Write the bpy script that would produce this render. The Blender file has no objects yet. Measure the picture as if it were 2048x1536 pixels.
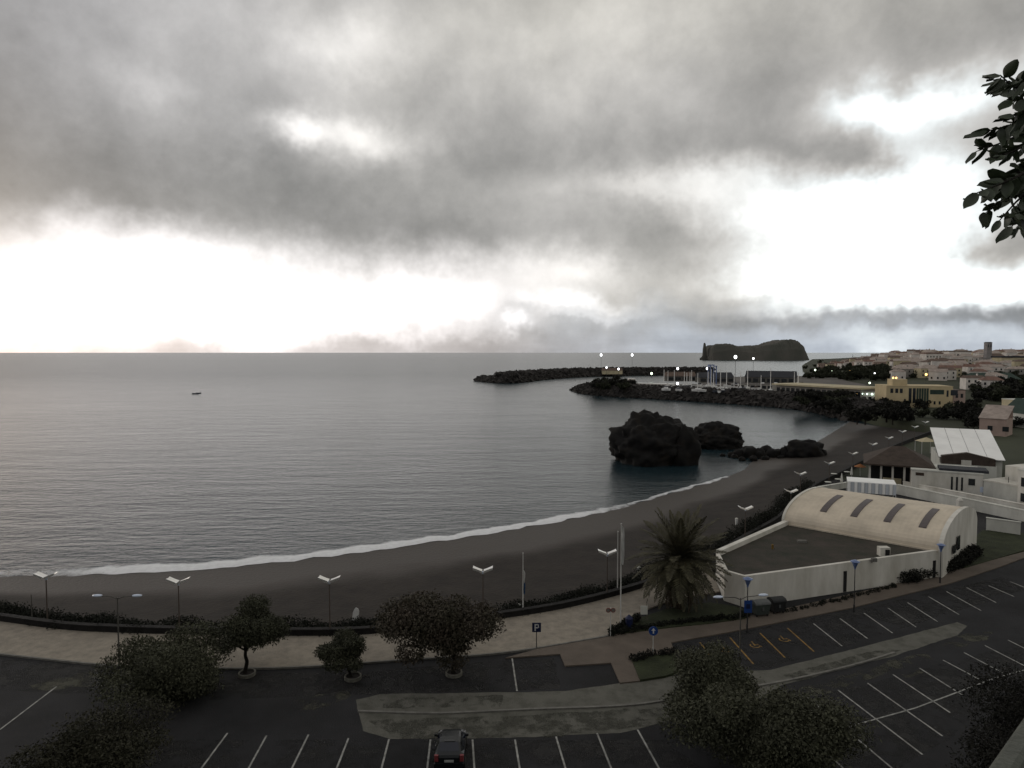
import bpy, math, random
import numpy as np
from mathutils import Vector, Matrix, noise as mnoise

random.seed(7)
RNG = np.random.default_rng(11)
SC = bpy.context.scene
COL = SC.collection
PI = math.pi

# ------------------------------------------------------------------ camera
CAMZ, FPX, LOT = 28.0, 1350.0, 4.5
PITCH = math.atan(63.0 / FPX)
cam_d = bpy.data.cameras.new('camera')
cam = bpy.data.objects.new('camera', cam_d)
COL.objects.link(cam)
cam.location = (0, 0, CAMZ)
cam.rotation_euler = (PI / 2 - PITCH, 0, 0)
cam_d.sensor_width = 36.0
cam_d.lens = 36.0 * FPX / 2048.0
cam_d.clip_start = 0.1
cam_d.clip_end = 200000
SC.camera = cam

CP, SP = math.cos(PITCH), math.sin(PITCH)

def ray(px, py):
    a, b = (px - 1024) / FPX, (768 - py) / FPX
    return Vector((a, CP + b * SP, -SP + b * CP))

def P(px, py, z=LOT):
    """photo pixel -> point at height z"""
    d = ray(px, py)
    t = (z - CAMZ) / d.z
    return Vector((d.x * t, d.y * t, z))

def PD(px, py, Y):
    """photo pixel -> point at distance Y ahead"""
    d = ray(px, py)
    t = Y / d.y
    return Vector((d.x * t, Y, CAMZ + d.z * t))

# ------------------------------------------------------------------ view settings
vs = SC.view_settings
vs.view_transform = 'Standard'
vs.look = 'None'
vs.gamma = 1.0
vs.exposure = 0.0
vs.use_curve_mapping = False

# ------------------------------------------------------------------ sky
SUN_AZ, SUN_EL = math.radians(-52), math.radians(6)
world = bpy.data.worlds.new('World')
SC.world = world
world.use_nodes = True
world.cycles.sampling_method = "NONE"

def build_sky():
    nt = world.node_tree
    N, L = nt.nodes, nt.links
    N.clear()
    def val(v):
        return v
    def setin(node, i, v):
        if isinstance(v, (int, float)):
            node.inputs[i].default_value = v
        else:
            L.new(v, node.inputs[i])
    def m(op, a, b=None, c=None, clamp=False):
        n = N.new('ShaderNodeMath'); n.operation = op; n.use_clamp = clamp
        setin(n, 0, a)
        if b is not None: setin(n, 1, b)
        if c is not None: setin(n, 2, c)
        return n.outputs[0]
    tc = N.new('ShaderNodeTexCoord')
    sep = N.new('ShaderNodeSeparateXYZ'); L.new(tc.outputs['Generated'], sep.inputs[0])
    x, y, z = sep.outputs
    # cloud deck coordinates: direction met with a flat deck, softened at the horizon
    zz = m('ADD', m('MAXIMUM', z, 0.0), 0.11)
    cx, cy = m('DIVIDE', x, zz), m('DIVIDE', y, zz)
    cmb = N.new('ShaderNodeCombineXYZ'); L.new(cx, cmb.inputs[0]); L.new(cy, cmb.inputs[1])
    def noise(vec, scale, detail, rough, off=0.0, dist=0.0):
        n = N.new('ShaderNodeTexNoise'); n.noise_dimensions = '4D'
        L.new(vec, n.inputs['Vector'])
        n.inputs['Scale'].default_value = scale
        n.inputs['Detail'].default_value = detail
        n.inputs['Roughness'].default_value = rough
        n.inputs['Distortion'].default_value = dist
        n.inputs['W'].default_value = off
        return m('SUBTRACT', n.outputs['Fac'], 0.5)
    deck = cmb.outputs[0]
    dirv = tc.outputs['Generated']
    az = m('ARCTAN2', x, y)
    el = m('ARCSINE', z)
    w1 = noise(dirv, 6.0, 5, 0.66, 1.3)
    w2 = noise(dirv, 6.0, 5, 0.66, 8.7)
    az = m('ADD', az, m('MULTIPLY', w1, 0.20))
    el = m('ADD', el, m('MULTIPLY', w2, 0.13))
    # large masses of the cloud cover: (photo x, y, half width, half height, change of tone)
    blobs = [
        (250, 585, 320, 70, .42), (640, 610, 250, 56, .32), (60, 620, 260, 56, .26), (330, 490, 130, 40, .20),
        (900, 585, 150, 50, .22),
        (1690, 480, 140, 80, .44), (1850, 500, 110, 80, .36), (1790, 575, 190, 36, .34), (1560, 410, 120, 30, .26),
        (1870, 370, 60, 70, .34), (1390, 365, 130, 26, .28), (1640, 560, 110, 40, .3), (1980, 590, 90, 28, .35),
        (1150, 545, 85, 34, .24), (1180, 615, 80, 15, .28), (1035, 660, 26, 9, .25), (1215, 640, 60, 7, .12),
        (700, 105, 105, 40, .22), (735, 255, 85, 30, .30), (560, 262, 42, 22, .30), (650, 290, 110, 40, .12),
        (310, 155, 45, 32, .10), (1150, 150, 110, 55, .10), (1790, 212, 85, 24, .36), (1930, 190, 120, 30, .18),
        (1840, 310, 26, 50, .16), (950, 40, 260, 40, .07), (1260, 60, 160, 50, .04),
        
        (200, 330, 340, 75, -.10), (-80, 250, 160, 160, -.08), (300, 420, 260, 30, -.07), (560, 345, 120, 40, -.05),
        (780, 450, 210, 40, -.06), (900, 468, 120, 22, -.06), (1000, 250, 200, 60, -.03), (1150, 300, 160, 30, -.06),
        (1350, 460, 140, 50, -.07), (1430, 500, 120, 40, -.08), (1620, 110, 280, 80, -.05), (1980, 20, 160, 60, -.10),
        (1745, 345, 75, 34, -.30), (1660, 290, 110, 40, -.12), (1930, 290, 60, 40, -.08), 
        (1990, 485, 70, 30, -.38), (1590, 588, 110, 15, -.24), (1760, 624, 180, 13, -.34), (1960, 638, 170, 12, -.30),
        (1400, 590, 140, 40, -.04), (1800, 684, 340, 22, .05), (800, 694, 300, 10, -.08), (1725, 685, 36, 12, .14),
    ]
    V = m('ADD', 0.72, m('MULTIPLY', noise(deck, 0.55, 6, 0.55, 3.1, 0.1), 0.24))
    V = m('ADD', V, m('MULTIPLY', noise(dirv, 8.0, 7, 0.60, 5.5, 0.15), 0.34))
    V = m('ADD', V, m('MULTIPLY', noise(dirv, 24.0, 5, 0.6, 9.1, 0.0), 0.13))
    V = m('ADD', V, m('MULTIPLY', noise(dirv, 3.2, 3, 0.5, 2.2, 0.1), 0.16))
    for (px, py, sx, sy, amp) in blobs:
        d = ray(px, py).normalized()
        a0, e0 = math.atan2(d.x, d.y), math.asin(d.z)
        da = m('MULTIPLY', m('SUBTRACT', az, a0), FPX / sx)
        de = m('MULTIPLY', m('SUBTRACT', el, e0), FPX / sy)
        q = m('ADD', m('MULTIPLY', da, da), m('MULTIPLY', de, de))
        g = m('EXPONENT', m('MULTIPLY', q, -0.55))
        V = m('MULTIPLY_ADD', g, amp, V)
    V = m('MINIMUM', m('MAXIMUM', V, 0.3), 1.06)
    lin = m('POWER', V, 2.2)
    # cloud colour: warm grey cover, cool towards the horizon and the openings on the right
    def mix(f, a, b):
        n = N.new('ShaderNodeMix'); n.data_type = 'RGBA'
        setin(n, 0, f)
        for i, c in ((6, a), (7, b)):
            if isinstance(c, tuple): n.inputs[i].default_value = (*c, 1)
            else: L.new(c, n.inputs[i])
        return n.outputs[2]
    def smooth(v, a, b):
        n = N.new('ShaderNodeMapRange'); n.interpolation_type = 'SMOOTHSTEP'
        L.new(v, n.inputs[0]); n.inputs[1].default_value = a; n.inputs[2].default_value = b
        return n.outputs[0]
    warm = mix(smooth(az, -0.7, -0.1), (1.005, 0.985, 0.995), (1.035, 1.0, 0.955))
    low = m('SUBTRACT', 1.0, smooth(el, 0.01, 0.10))
    cool = m('MULTIPLY', low, smooth(az, -0.25, 0.35))
    tint = mix(m('MULTIPLY', cool, 0.9), warm, (0.88, 0.99, 1.15))
    hi = m('MULTIPLY', smooth(V, 0.72, 1.0), smooth(az, 0.15, 0.5))
    tint = mix(m('MULTIPLY', hi, 0.7), tint, (0.95, 1.02, 1.04))
    rose = m('MULTIPLY', m('SUBTRACT', 1.0, smooth(az, -0.15, 0.25)), m('SUBTRACT', 1.0, smooth(el, 0.06, 0.26)))
    tint = mix(m('MULTIPLY', rose, 0.8), tint, (1.03, 0.985, 1.0))
    cream = m('MULTIPLY', smooth(el, 0.30, 0.48), smooth(az, -0.35, 0.1))
    tint = mix(m('MULTIPLY', cream, 0.7), tint, (1.05, 1.01, 0.91))
    vm = N.new('ShaderNodeVectorMath'); vm.operation = 'SCALE'
    L.new(tint, vm.inputs[0]); L.new(lin, vm.inputs['Scale'])
    bgc = N.new('ShaderNodeBackground'); L.new(vm.outputs[0], bgc.inputs[0]); bgc.inputs[1].default_value = 1.0
    sky = N.new('ShaderNodeTexSky'); sky.sky_type = 'NISHITA'; sky.sun_disc = False
    sky.sun_elevation = SUN_EL; sky.sun_rotation = SUN_AZ
    bgs = N.new('ShaderNodeBackground'); L.new(sky.outputs[0], bgs.inputs[0]); bgs.inputs[1].default_value = 0.1
    ms = N.new('ShaderNodeMixShader'); ms.inputs[0].default_value = 0.9
    L.new(bgs.outputs[0], ms.inputs[1]); L.new(bgc.outputs[0], ms.inputs[2])
    out = N.new('ShaderNodeOutputWorld'); L.new(ms.outputs[0], out.inputs[0])
build_sky()

sun_d = bpy.data.lights.new('sun', 'SUN')
sun_d.energy = 0.5
sun_d.angle = math.radians(18)
sun_d.color = (1.0, 0.93, 0.85)
sun = bpy.data.objects.new('sun', sun_d)
COL.objects.link(sun)
sdir = Vector((math.sin(SUN_AZ) * math.cos(SUN_EL), math.cos(SUN_AZ) * math.cos(SUN_EL), math.sin(SUN_EL)))
sun.rotation_euler = sdir.to_track_quat('Z', 'Y').to_euler()
sun.location = sdir * 400
SC.cycles.use_denoising = True
SC.cycles.max_bounces = 5
SC.cycles.sample_clamp_indirect = 2.0
SC.cycles.diffuse_bounces = 2
SC.cycles.glossy_bounces = 3
SC.cycles.transparent_max_bounces = 8

# ------------------------------------------------------------------ materials
def mat(name, col, rough=0.85, var=0.25, scale=1.0, detail=6, col2=None, bump=0.0, bscale=None, island=0.0,
        metallic=0.0, spec=0.3, stretch=None, thr=None):
    mt = bpy.data.materials.new(name)
    mt.use_nodes = True
    nt = mt.node_tree; N, L = nt.nodes, nt.links
    b = N['Principled BSDF']
    b.inputs['Roughness'].default_value = rough
    b.inputs['Metallic'].default_value = metallic
    b.inputs['Specular IOR Level'].default_value = spec
    tc = N.new('ShaderNodeTexCoord')
    vec = tc.outputs['Object']
    if stretch:
        mp = N.new('ShaderNodeMapping'); mp.inputs['Scale'].default_value = stretch
        L.new(vec, mp.inputs[0]); vec = mp.outputs[0]
    n = N.new('ShaderNodeTexNoise'); L.new(vec, n.inputs['Vector'])
    n.inputs['Scale'].default_value = scale; n.inputs['Detail'].default_value = detail
    n.inputs['Roughness'].default_value = 0.62
    mr = N.new('ShaderNodeMapRange')
    a, c = thr or (0.3, 0.7)
    mr.inputs[1].default_value = a; mr.inputs[2].default_value = c
    L.new(n.outputs['Fac'], mr.inputs[0])
    mx = N.new('ShaderNodeMix'); mx.data_type = 'RGBA'
    L.new(mr.outputs[0], mx.inputs[0])
    c2 = col2 or tuple(max(0, k * (1 - var)) for k in col)
    c1 = col if col2 else tuple(min(1, k * (1 + var)) for k in col)
    mx.inputs[6].default_value = (*c1, 1); mx.inputs[7].default_value = (*c2, 1)
    outc = mx.outputs[2]
    if island:
        g = N.new('ShaderNodeNewGeometry')
        hs = N.new('ShaderNodeHueSaturation')
        r = N.new('ShaderNodeMapRange'); r.inputs[3].default_value = 1 - island; r.inputs[4].default_value = 1 + island
        L.new(g.outputs['Random Per Island'], r.inputs[0])
        L.new(r.outputs[0], hs.inputs['Value']); L.new(outc, hs.inputs['Color'])
        outc = hs.outputs[0]
    L.new(outc, b.inputs['Base Color'])
    if bump:
        bp = N.new('ShaderNodeBump'); bp.inputs['Strength'].default_value = bump
        bp.inputs['Distance'].default_value = 0.1
        n2 = N.new('ShaderNodeTexNoise'); L.new(vec, n2.inputs['Vector'])
        n2.inputs['Scale'].default_value = bscale or scale * 6; n2.inputs['Detail'].default_value = 5
        L.new(n2.outputs['Fac'], bp.inputs['Height']); L.new(bp.outputs[0], b.inputs['Normal'])
    return mt

def emit(name, col, strength):
    mt = bpy.data.materials.new(name); mt.use_nodes = True
    b = mt.node_tree.nodes['Principled BSDF']
    b.inputs['Base Color'].default_value = (*col, 1)
    b.inputs['Emission Color'].default_value = (*col, 1)
    b.inputs['Emission Strength'].default_value = strength
    return mt

M = {}
M['asphalt'] = mat('asphalt', (.0165, .0165, .018), .9, .5, .22, 12, bump=.5, bscale=14)
M['lane'] = mat('lane', (.125, .122, .104), .92, .3, .9, 9, col2=(.078, .077, .063), bump=.5, bscale=10, thr=(.42, .66))
M['promenade'] = mat('promenade', (.30, .265, .215), .9, .3, 1.4, 10, col2=(.205, .182, .150), bump=.5, bscale=8, thr=(.35, .65))
M['pavement'] = mat('pavement', (.115, .094, .076), .9, .2, .5, 8, bump=.4, bscale=9)
M['kerb'] = mat('kerb', (.16, .155, .14), .9, .3, 1.5, 6, bump=.3)
M['grass'] = mat('grass', (.026, .032, .014), .95, .45, .6, 9, bump=.8, bscale=6)
M['hill'] = mat('hill', (.03, .038, .016), .95, .5, .25, 9, bump=.8, bscale=3)
M['land'] = mat('land', (.035, .04, .022), .95, .45, .02, 10)
M['white_line'] = mat('white_line', (.46, .46, .43), .8, .45, 2.6, 8, col2=(.13, .13, .12))
M['yellow_line'] = mat('yellow_line', (.34, .20, .04), .8, .45, 2.6, 8, col2=(.09, .06, .03))
M['basalt'] = mat('basalt', (.012, .011, .0105), .9, .5, 1.2, 8, bump=.9, bscale=3)
M['rock'] = mat('rock', (.007, .0065, .006), .88, .5, .35, 9, col2=(.017, .013, .009), bump=1.0, bscale=1.6, thr=(.5, .72))
M['rubble'] = mat('rubble', (.030, .027, .025), .92, .4, .15, 6, island=.45)
M['islet'] = mat('islet', (.105, .097, .085), .95, .35, .012, 8, col2=(.062, .066, .055), bump=.6, bscale=.05)
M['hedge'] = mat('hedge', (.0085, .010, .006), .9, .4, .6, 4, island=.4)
M['leaf_grey'] = mat('leaf_grey', (.062, .064, .040), .8, .35, .5, 4, island=.28)
M['leaf_dark'] = mat('leaf_dark', (.046, .048, .029), .8, .4, .6, 4, island=.28)
M['leaf_brown'] = mat('leaf_brown', (.046, .043, .027), .8, .4, .5, 4, col2=(.056, .043, .032), island=.28)
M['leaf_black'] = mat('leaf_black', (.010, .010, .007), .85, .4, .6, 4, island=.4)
M['leaf_darker'] = mat('leaf_darker', (.036, .035, .022), .85, .4, .6, 4, island=.3)  # one even leaf colour, a step darker than the other olive crowns
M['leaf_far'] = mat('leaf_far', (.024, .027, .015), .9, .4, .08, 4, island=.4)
M['leaf_near'] = mat('leaf_near', (.030, .042, .022), .5, .35, 3.0, 4, island=.35, spec=.4)
M['bark'] = mat('bark', (.022, .018, .014), .95, .4, 3, 6, bump=.8, stretch=(4, 4, .6))
M['frond'] = mat('frond', (.062, .057, .032), .75, .35, .9, 4, island=.35)
M['frond_dry'] = mat('frond_dry', (.070, .055, .037), .85, .35, .9, 4, island=.35)
M['dates'] = mat('dates', (.16, .095, .02), .8, .35, 4, 4, island=.4)
M['palm_bark'] = mat('palm_bark', (.035, .026, .018), .95, .4, 4, 5, bump=1.0, bscale=5)
M['steel'] = mat('steel', (.10, .095, .085), .55, .2, 3, 4, metallic=.2)
M['dark_steel'] = mat('dark_steel', (.035, .034, .034), .6, .2, 3, 4)
M['brown_steel'] = mat('brown_steel', (.075, .06, .05), .7, .25, 2, 4)
M['wing_white'] = mat('wing_white', (.92, .91, .88), .28, .04, 2, 3, metallic=.75)
M['head_grey'] = mat('head_grey', (.55, .62, .74), .3, .1, 2, 3)
M['lens_blue'] = mat('lens_blue', (.10, .15, .30), .3, .15, 2, 3, spec=.5)
M['pole_white'] = mat('pole_white', (.5, .5, .48), .5, .1, 2, 3)
M['flag_white'] = mat('flag_white', (.62, .62, .60), .8, .12, 3, 4)
M['flag_blue'] = mat('flag_blue', (.03, .07, .15), .8, .2, 3, 4)
M['sign_blue'] = mat('sign_blue', (.015, .05, .20), .5, .15, 3, 3)
M['sign_navy'] = mat('sign_navy', (.010, .016, .055), .5, .15, 3, 3)
M['sign_white'] = mat('sign_white', (.55, .55, .55), .5, .1, 3, 3)
M['sign_red'] = mat('sign_red', (.16, .04, .035), .5, .15, 3, 3)
M['wall_white'] = mat('wall_white', (.74, .72, .66), .88, .14, .5, 10, col2=(.48, .46, .40), bump=.25, bscale=3, stretch=(1, 1, .35))
M['wall_grey'] = mat('wall_grey', (.54, .54, .49), .9, .18, .5, 9, bump=.25, bscale=3, stretch=(1, 1, .4))
M['vault'] = mat('vault', (.68, .595, .47), .8, .12, .45, 10, col2=(.50, .44, .35), bump=.2, bscale=1.5)
M['skylight'] = mat('skylight', (.10, .085, .085), .55, .15, 2, 4)
M['flat_roof'] = mat('flat_roof', (.062, .050, .042), .95, .4, .5, 9, col2=(.026, .029, .020), bump=.7, bscale=8)
M['tent_white'] = mat('tent_white', (.90, .90, .87), .7, .07, .3, 5)
M['tent_blue'] = mat('tent_blue', (.50, .53, .56), .7, .15, .8, 5, stretch=(3, 3, .1))
M['roof_brown'] = mat('roof_brown', (.060, .045, .036), .9, .3, .7, 7, bump=.6, bscale=5)
M['roof_dark'] = mat('roof_dark', (.03, .032, .038), .8, .25, .7, 6, bump=.4)
M['glass'] = mat('glass', (.018, .021, .024), .15, .3, .6, 3, spec=.5)
M['door_dark'] = mat('door_dark', (.012, .012, .013), .7, .3, 1.5, 3)
M['timber'] = mat('timber', (.05, .035, .025), .85, .3, 2, 5)
M['house_white'] = mat('house_white', (.62, .58, .53), .9, .2, .25, 5)
M['house_grey'] = mat('house_grey', (.28, .265, .24), .9, .2, .25, 5)
M['house_pink'] = mat('house_pink', (.36, .27, .23), .9, .2, .25, 5)
M['house_cream'] = mat('house_cream', (.48, .42, .28), .9, .2, .25, 5)
M['tile_red'] = mat('tile_red', (.17, .10, .078), .9, .3, .5, 5)
M['tile_brown'] = mat('tile_brown', (.12, .085, .068), .9, .3, .5, 5)
M['tile_pale'] = mat('tile_pale', (.33, .275, .24), .9, .3, .5, 5)
M['hotel'] = mat('hotel', (.50, .41, .25), .88, .12, .3, 6)
M['green_roof'] = mat('green_roof', (.03, .05, .04), .8, .2, .5, 5)
M['tower_stone'] = mat('tower_stone', (.24, .225, .22), .95, .3, .3, 6)
M['shed_dark'] = mat('shed_dark', (.10, .095, .085), .9, .25, .25, 5)
M['quay'] = mat('quay', (.11, .10, .09), .9, .4, .08, 8)
M['hull_white'] = mat('hull_white', (.7, .7, .68), .4, .1, .5, 4)
M['hull_dark'] = mat('hull_dark', (.05, .055, .07), .5, .2, .5, 4)
M['mast'] = mat('mast', (.7, .69, .66), .5, .1, 1, 3)
M['car_paint'] = mat('car_paint', (.008, .010, .012), .25, .1, 1, 3, spec=.5)
M['car_glass'] = mat('car_glass', (.010, .013, .022), .08, .1, 1, 3, spec=.6)
M['tyre'] = mat('tyre', (.012, .012, .012), .9, .2, 4, 3)
M['tail_red'] = mat('tail_red', (.20, .04, .045), .3, .2, 4, 3)
M['plate'] = mat('plate', (.42, .43, .42), .5, .2, 4, 3)
M['bin_green'] = mat('bin_green', (.045, .055, .05), .6, .2, 3, 4)
M['bin_black'] = mat('bin_black', (.016, .017, .018), .6, .2, 3, 4)
M['bin_lid'] = mat('bin_lid', (.09, .095, .095), .6, .2, 3, 4)
M['planter'] = mat('planter', (.17, .165, .14), .9, .3, 3, 6, bump=.5)
M['soil'] = mat('soil', (.018, .015, .012), .95, .4, 4, 5)
M['concrete'] = mat('concrete', (.10, .105, .09), .9, .35, 4, 8, bump=.5, bscale=30)
M['orange'] = mat('orange', (.30, .12, .04), .8, .2, 2, 3)
M['lamp_white'] = emit('lamp_white', (.95, .97, 1.0), 3.5)
M['lamp_warm'] = emit('lamp_warm', (1.0, .55, .18), 3.5)
M['lamp_green'] = emit('lamp_green', (.75, 1.0, .85), 3.5)
M['lamp_soft'] = emit('lamp_soft', (.7, .85, .62), 5)

def patchy(name, c1, c2):
    mt = mat(name, c1, .95, .3, 1.2, 8, col2=c2, bump=.6, bscale=9)
    nt = mt.node_tree; N, L = nt.nodes, nt.links
    n = N.new('ShaderNodeTexNoise'); n.inputs['Scale'].default_value = .8; n.inputs['Detail'].default_value = 9; n.inputs['Roughness'].default_value = .7
    tc = N.new('ShaderNodeTexCoord'); L.new(tc.outputs['Object'], n.inputs['Vector'])
    mr = N.new('ShaderNodeMapRange'); mr.inputs[1].default_value = .44; mr.inputs[2].default_value = .60; mr.inputs[4].default_value = .9
    L.new(n.outputs['Fac'], mr.inputs[0]); L.new(mr.outputs[0], N['Principled BSDF'].inputs['Alpha'])
    return mt
M['asphalt_patch'] = patchy('asphalt_patch', (.05, .05, .04), (.075, .074, .06))
M['verge'] = patchy('verge', (.088, .086, .066), (.045, .045, .032))

# ------------------------------------------------------------------ mesh helpers
class MB:
    def __init__(s):
        s.v, s.f = [], []
    def add(s, vs_, fs):
        o = len(s.v)
        s.v.extend(Vector(p) for p in vs_)
        s.f.extend(tuple(i + o for i in f) for f in fs)
        return s
    def box(s, x0, x1, y0, y1, z0, z1, T=None):
        c = [Vector(p) for p in ((x0,y0,z0),(x1,y0,z0),(x1,y1,z0),(x0,y1,z0),(x0,y0,z1),(x1,y0,z1),(x1,y1,z1),(x0,y1,z1))]
        if T is not None: c = [T @ p for p in c]
        return s.add(c, [(0,3,2,1),(4,5,6,7),(0,1,5,4),(1,2,6,5),(2,3,7,6),(3,0,4,7)])
    def prism(s, poly, z0, z1):
        n = len(poly)
        a = sum(poly[i][0]*poly[(i+1)%n][1]-poly[(i+1)%n][0]*poly[i][1] for i in range(n))
        if a < 0: poly = poly[::-1]
        v = [(p[0],p[1],z0) for p in poly] + [(p[0],p[1],z1) for p in poly]
        f = [tuple(range(n-1,-1,-1)), tuple(range(n,2*n))] + [(i,(i+1)%n,n+(i+1)%n,n+i) for i in range(n)]
        return s.add(v, f)
    def tube(s, pts, rad, n=8, caps=True):
        pts = [Vector(p) for p in pts]
        k = len(pts)
        if not hasattr(rad, '__len__'): rad = [rad]*k
        o = len(s.v)
        ref = None
        for i, p in enumerate(pts):
            t = (pts[min(i+1,k-1)] - pts[max(i-1,0)]).normalized()
            if ref is None:
                ref = t.cross(Vector((0,1,0)) if abs(t.y) < .9 else Vector((1,0,0))).normalized()
            ref = (ref - t*ref.dot(t)).normalized()
            b = t.cross(ref)
            for j in range(n):
                a = 2*PI*j/n
                s.v.append(p + (ref*math.cos(a) + b*math.sin(a))*rad[i])
        for i in range(k-1):
            for j in range(n):
                s.f.append((o+i*n+j, o+i*n+(j+1)%n, o+(i+1)*n+(j+1)%n, o+(i+1)*n+j))
        if caps:
            s.f.append(tuple(o+j for j in range(n-1,-1,-1)))
            s.f.append(tuple(o+(k-1)*n+j for j in range(n)))
        return s
    def ball(s, c, r, nu=8, nv=6, sq=(1,1,1)):
        c = Vector(c); o = len(s.v)
        s.v.append(c + Vector((0,0,r*sq[2])))
        for i in range(1, nv):
            t = PI*i/nv
            for j in range(nu):
                a = 2*PI*j/nu
                s.v.append(c + Vector((r*sq[0]*math.sin(t)*math.cos(a), r*sq[1]*math.sin(t)*math.sin(a), r*sq[2]*math.cos(t))))
        s.v.append(c - Vector((0,0,r*sq[2])))
        for j in range(nu): s.f.append((o, o+1+j, o+1+(j+1)%nu))
        for i in range(nv-2):
            for j in range(nu):
                a = o+1+i*nu+j; b = o+1+i*nu+(j+1)%nu
                s.f.append((a, a+nu, b+nu, b))
        l = len(s.v)-1
        for j in range(nu): s.f.append((l, l-nu+(j+1)%nu, l-nu+j))
        return s
    def build(s, name, m, parent=None, world=True, smooth=False):
        """links the collected faces as one mesh; world=True: points are in world space, made local to the parent"""
        off = parent_off(parent) if (parent is not None and world) else Vector((0,0,0))
        me = bpy.data.meshes.new(name)
        me.from_pydata([tuple(p - off) for p in s.v], [], s.f)
        return link(name, me, m, parent, smooth)

def parent_off(o):
    t = Vector((0,0,0))
    while o is not None:
        t += o.location; o = o.parent
    return t

def link(name, me, m, parent=None, smooth=False):
    if m is not None and len(me.materials) == 0:
        me.materials.append(M[m] if isinstance(m, str) else m)
    if smooth:
        me.polygons.foreach_set('use_smooth', [True]*len(me.polygons))
    o = bpy.data.objects.new(name, me)
    COL.objects.link(o)
    o.parent = parent
    return o

def thing(name, label, cat, loc=(0,0,0), rz=0.0, group=None):
    o = bpy.data.objects.new(name, None)
    o.empty_display_size = .2
    COL.objects.link(o)
    o.location = loc; o.rotation_euler = (0,0,rz)
    tag(o, label, cat, group)
    return o

def tag(o, label, cat, group=None):
    o['label'] = label; o['category'] = cat
    if group: o['group'] = group
    return o

def struct(o, kind='structure'):
    o['kind'] = kind
    return o

def copy_tree(o, parent=None, loc=None, rz=None, label=None):
    c = o.copy(); COL.objects.link(c); c.parent = parent
    if loc is not None: c.location = loc
    if rz is not None: c.rotation_euler = (0,0,rz)
    if label: c['label'] = label
    for ch in o.children: copy_tree(ch, c)
    return c

def sheet(name, poly, z, m, parent=None):
    return MB().add([(p[0],p[1],z) for p in poly], [tuple(range(len(poly)))]).build(name, m, parent)

def pix(pts, z): return [P(a, b, z) for a, b in pts]

def resample(pts, n):
    pts = [Vector(p) for p in pts]
    d = [0.0]
    for a, b in zip(pts, pts[1:]): d.append(d[-1] + (b-a).length)
    out = []
    for i in range(n):
        t = d[-1]*i/(n-1)
        k = max(0, min(len(d)-2, int(np.searchsorted(d, t))-1))
        u = (t-d[k])/max(1e-9, d[k+1]-d[k])
        p0 = pts[max(0,k-1)]; p1 = pts[k]; p2 = pts[k+1]; p3 = pts[min(len(pts)-1,k+2)]
        out.append(.5*((2*p1)+(p2-p0)*u+(2*p0-5*p1+4*p2-p3)*u*u+(3*p1-p0-3*p2+p3)*u**3))
    return out

def frame2(p0, p1):
    """front line seen from the camera, left to right; returns (matrix, length): local x along it, y away from the camera, z up"""
    p0, p1 = Vector(p0), Vector(p1)
    u = Vector((p1.x-p0.x, p1.y-p0.y, 0)); ln = u.length; u /= ln
    n = Vector((-u.y, u.x, 0))
    if n.dot(Vector((p0.x, p0.y, 0))) < 0: n = -n
    T = Matrix(((u.x, n.x, 0, p0.x), (u.y, n.y, 0, p0.y), (0, 0, 1, p0.z), (0, 0, 0, 1)))
    return T, ln

# ------------------------------------------------------------------ sea
def sea_material():
    mt = bpy.data.materials.new('sea_water'); mt.use_nodes = True
    nt = mt.node_tree; N, L = nt.nodes, nt.links
    b = N['Principled BSDF']
    b.inputs['Base Color'].default_value = (.014, .029, .036, 1)
    b.inputs['Roughness'].default_value = .24
    b.inputs['IOR'].default_value = 1.333
    tc = N.new('ShaderNodeTexCoord')
    def nz(scale, st, det):
        mp = N.new('ShaderNodeMapping'); mp.inputs['Scale'].default_value = st
        mp.inputs['Rotation'].default_value = (0, 0, math.radians(-12))
        L.new(tc.outputs['Object'], mp.inputs[0])
        n = N.new('ShaderNodeTexNoise'); L.new(mp.outputs[0], n.inputs['Vector'])
        n.inputs['Scale'].default_value = scale; n.inputs['Detail'].default_value = det
        n.inputs['Roughness'].default_value = .6
        return n.outputs['Fac']
    sx = N.new('ShaderNodeSeparateXYZ'); L.new(tc.outputs['Object'], sx.inputs[0])
    rg = N.new('ShaderNodeMapRange'); rg.interpolation_type = 'SMOOTHSTEP'
    rg.inputs[1].default_value = 130; rg.inputs[2].default_value = 900; rg.inputs[3].default_value = .20; rg.inputs[4].default_value = .27
    L.new(sx.outputs[1], rg.inputs[0]); L.new(rg.outputs[0], b.inputs['Roughness'])
    a = nz(.09, (.45, 1.6, 1), 3)
    c = nz(.55, (.6, 1.4, 1), 5)
    e = nz(.018, (.5, 1.3, 1), 4)
    def m(op, x, y):
        n = N.new('ShaderNodeMath'); n.operation = op
        for i, v in ((0, x), (1, y)):
            if isinstance(v, (int, float)): n.inputs[i].default_value = v
            else: L.new(v, n.inputs[i])
        return n.outputs[0]
    h = m('ADD', m('MULTIPLY', a, .42), m('MULTIPLY', c, .27))
    h = m('MULTIPLY', h, m('ADD', .45, m('MULTIPLY', e, 1.3)))
    bp = N.new('ShaderNodeBump'); bp.inputs['Strength'].default_value = 1.0; bp.inputs['Distance'].default_value = 1.0
    L.new(h, bp.inputs['Height']); L.new(bp.outputs[0], b.inputs['Normal'])
    return mt
M['sea'] = sea_material()
sea = MB()
R = 90000.0
sea.add([(-R, 55, 0), (R, 55, 0), (R, R, 0), (-R, R, 0)], [(0, 1, 2, 3)])
struct(sea.build('sea', 'sea'))

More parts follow.
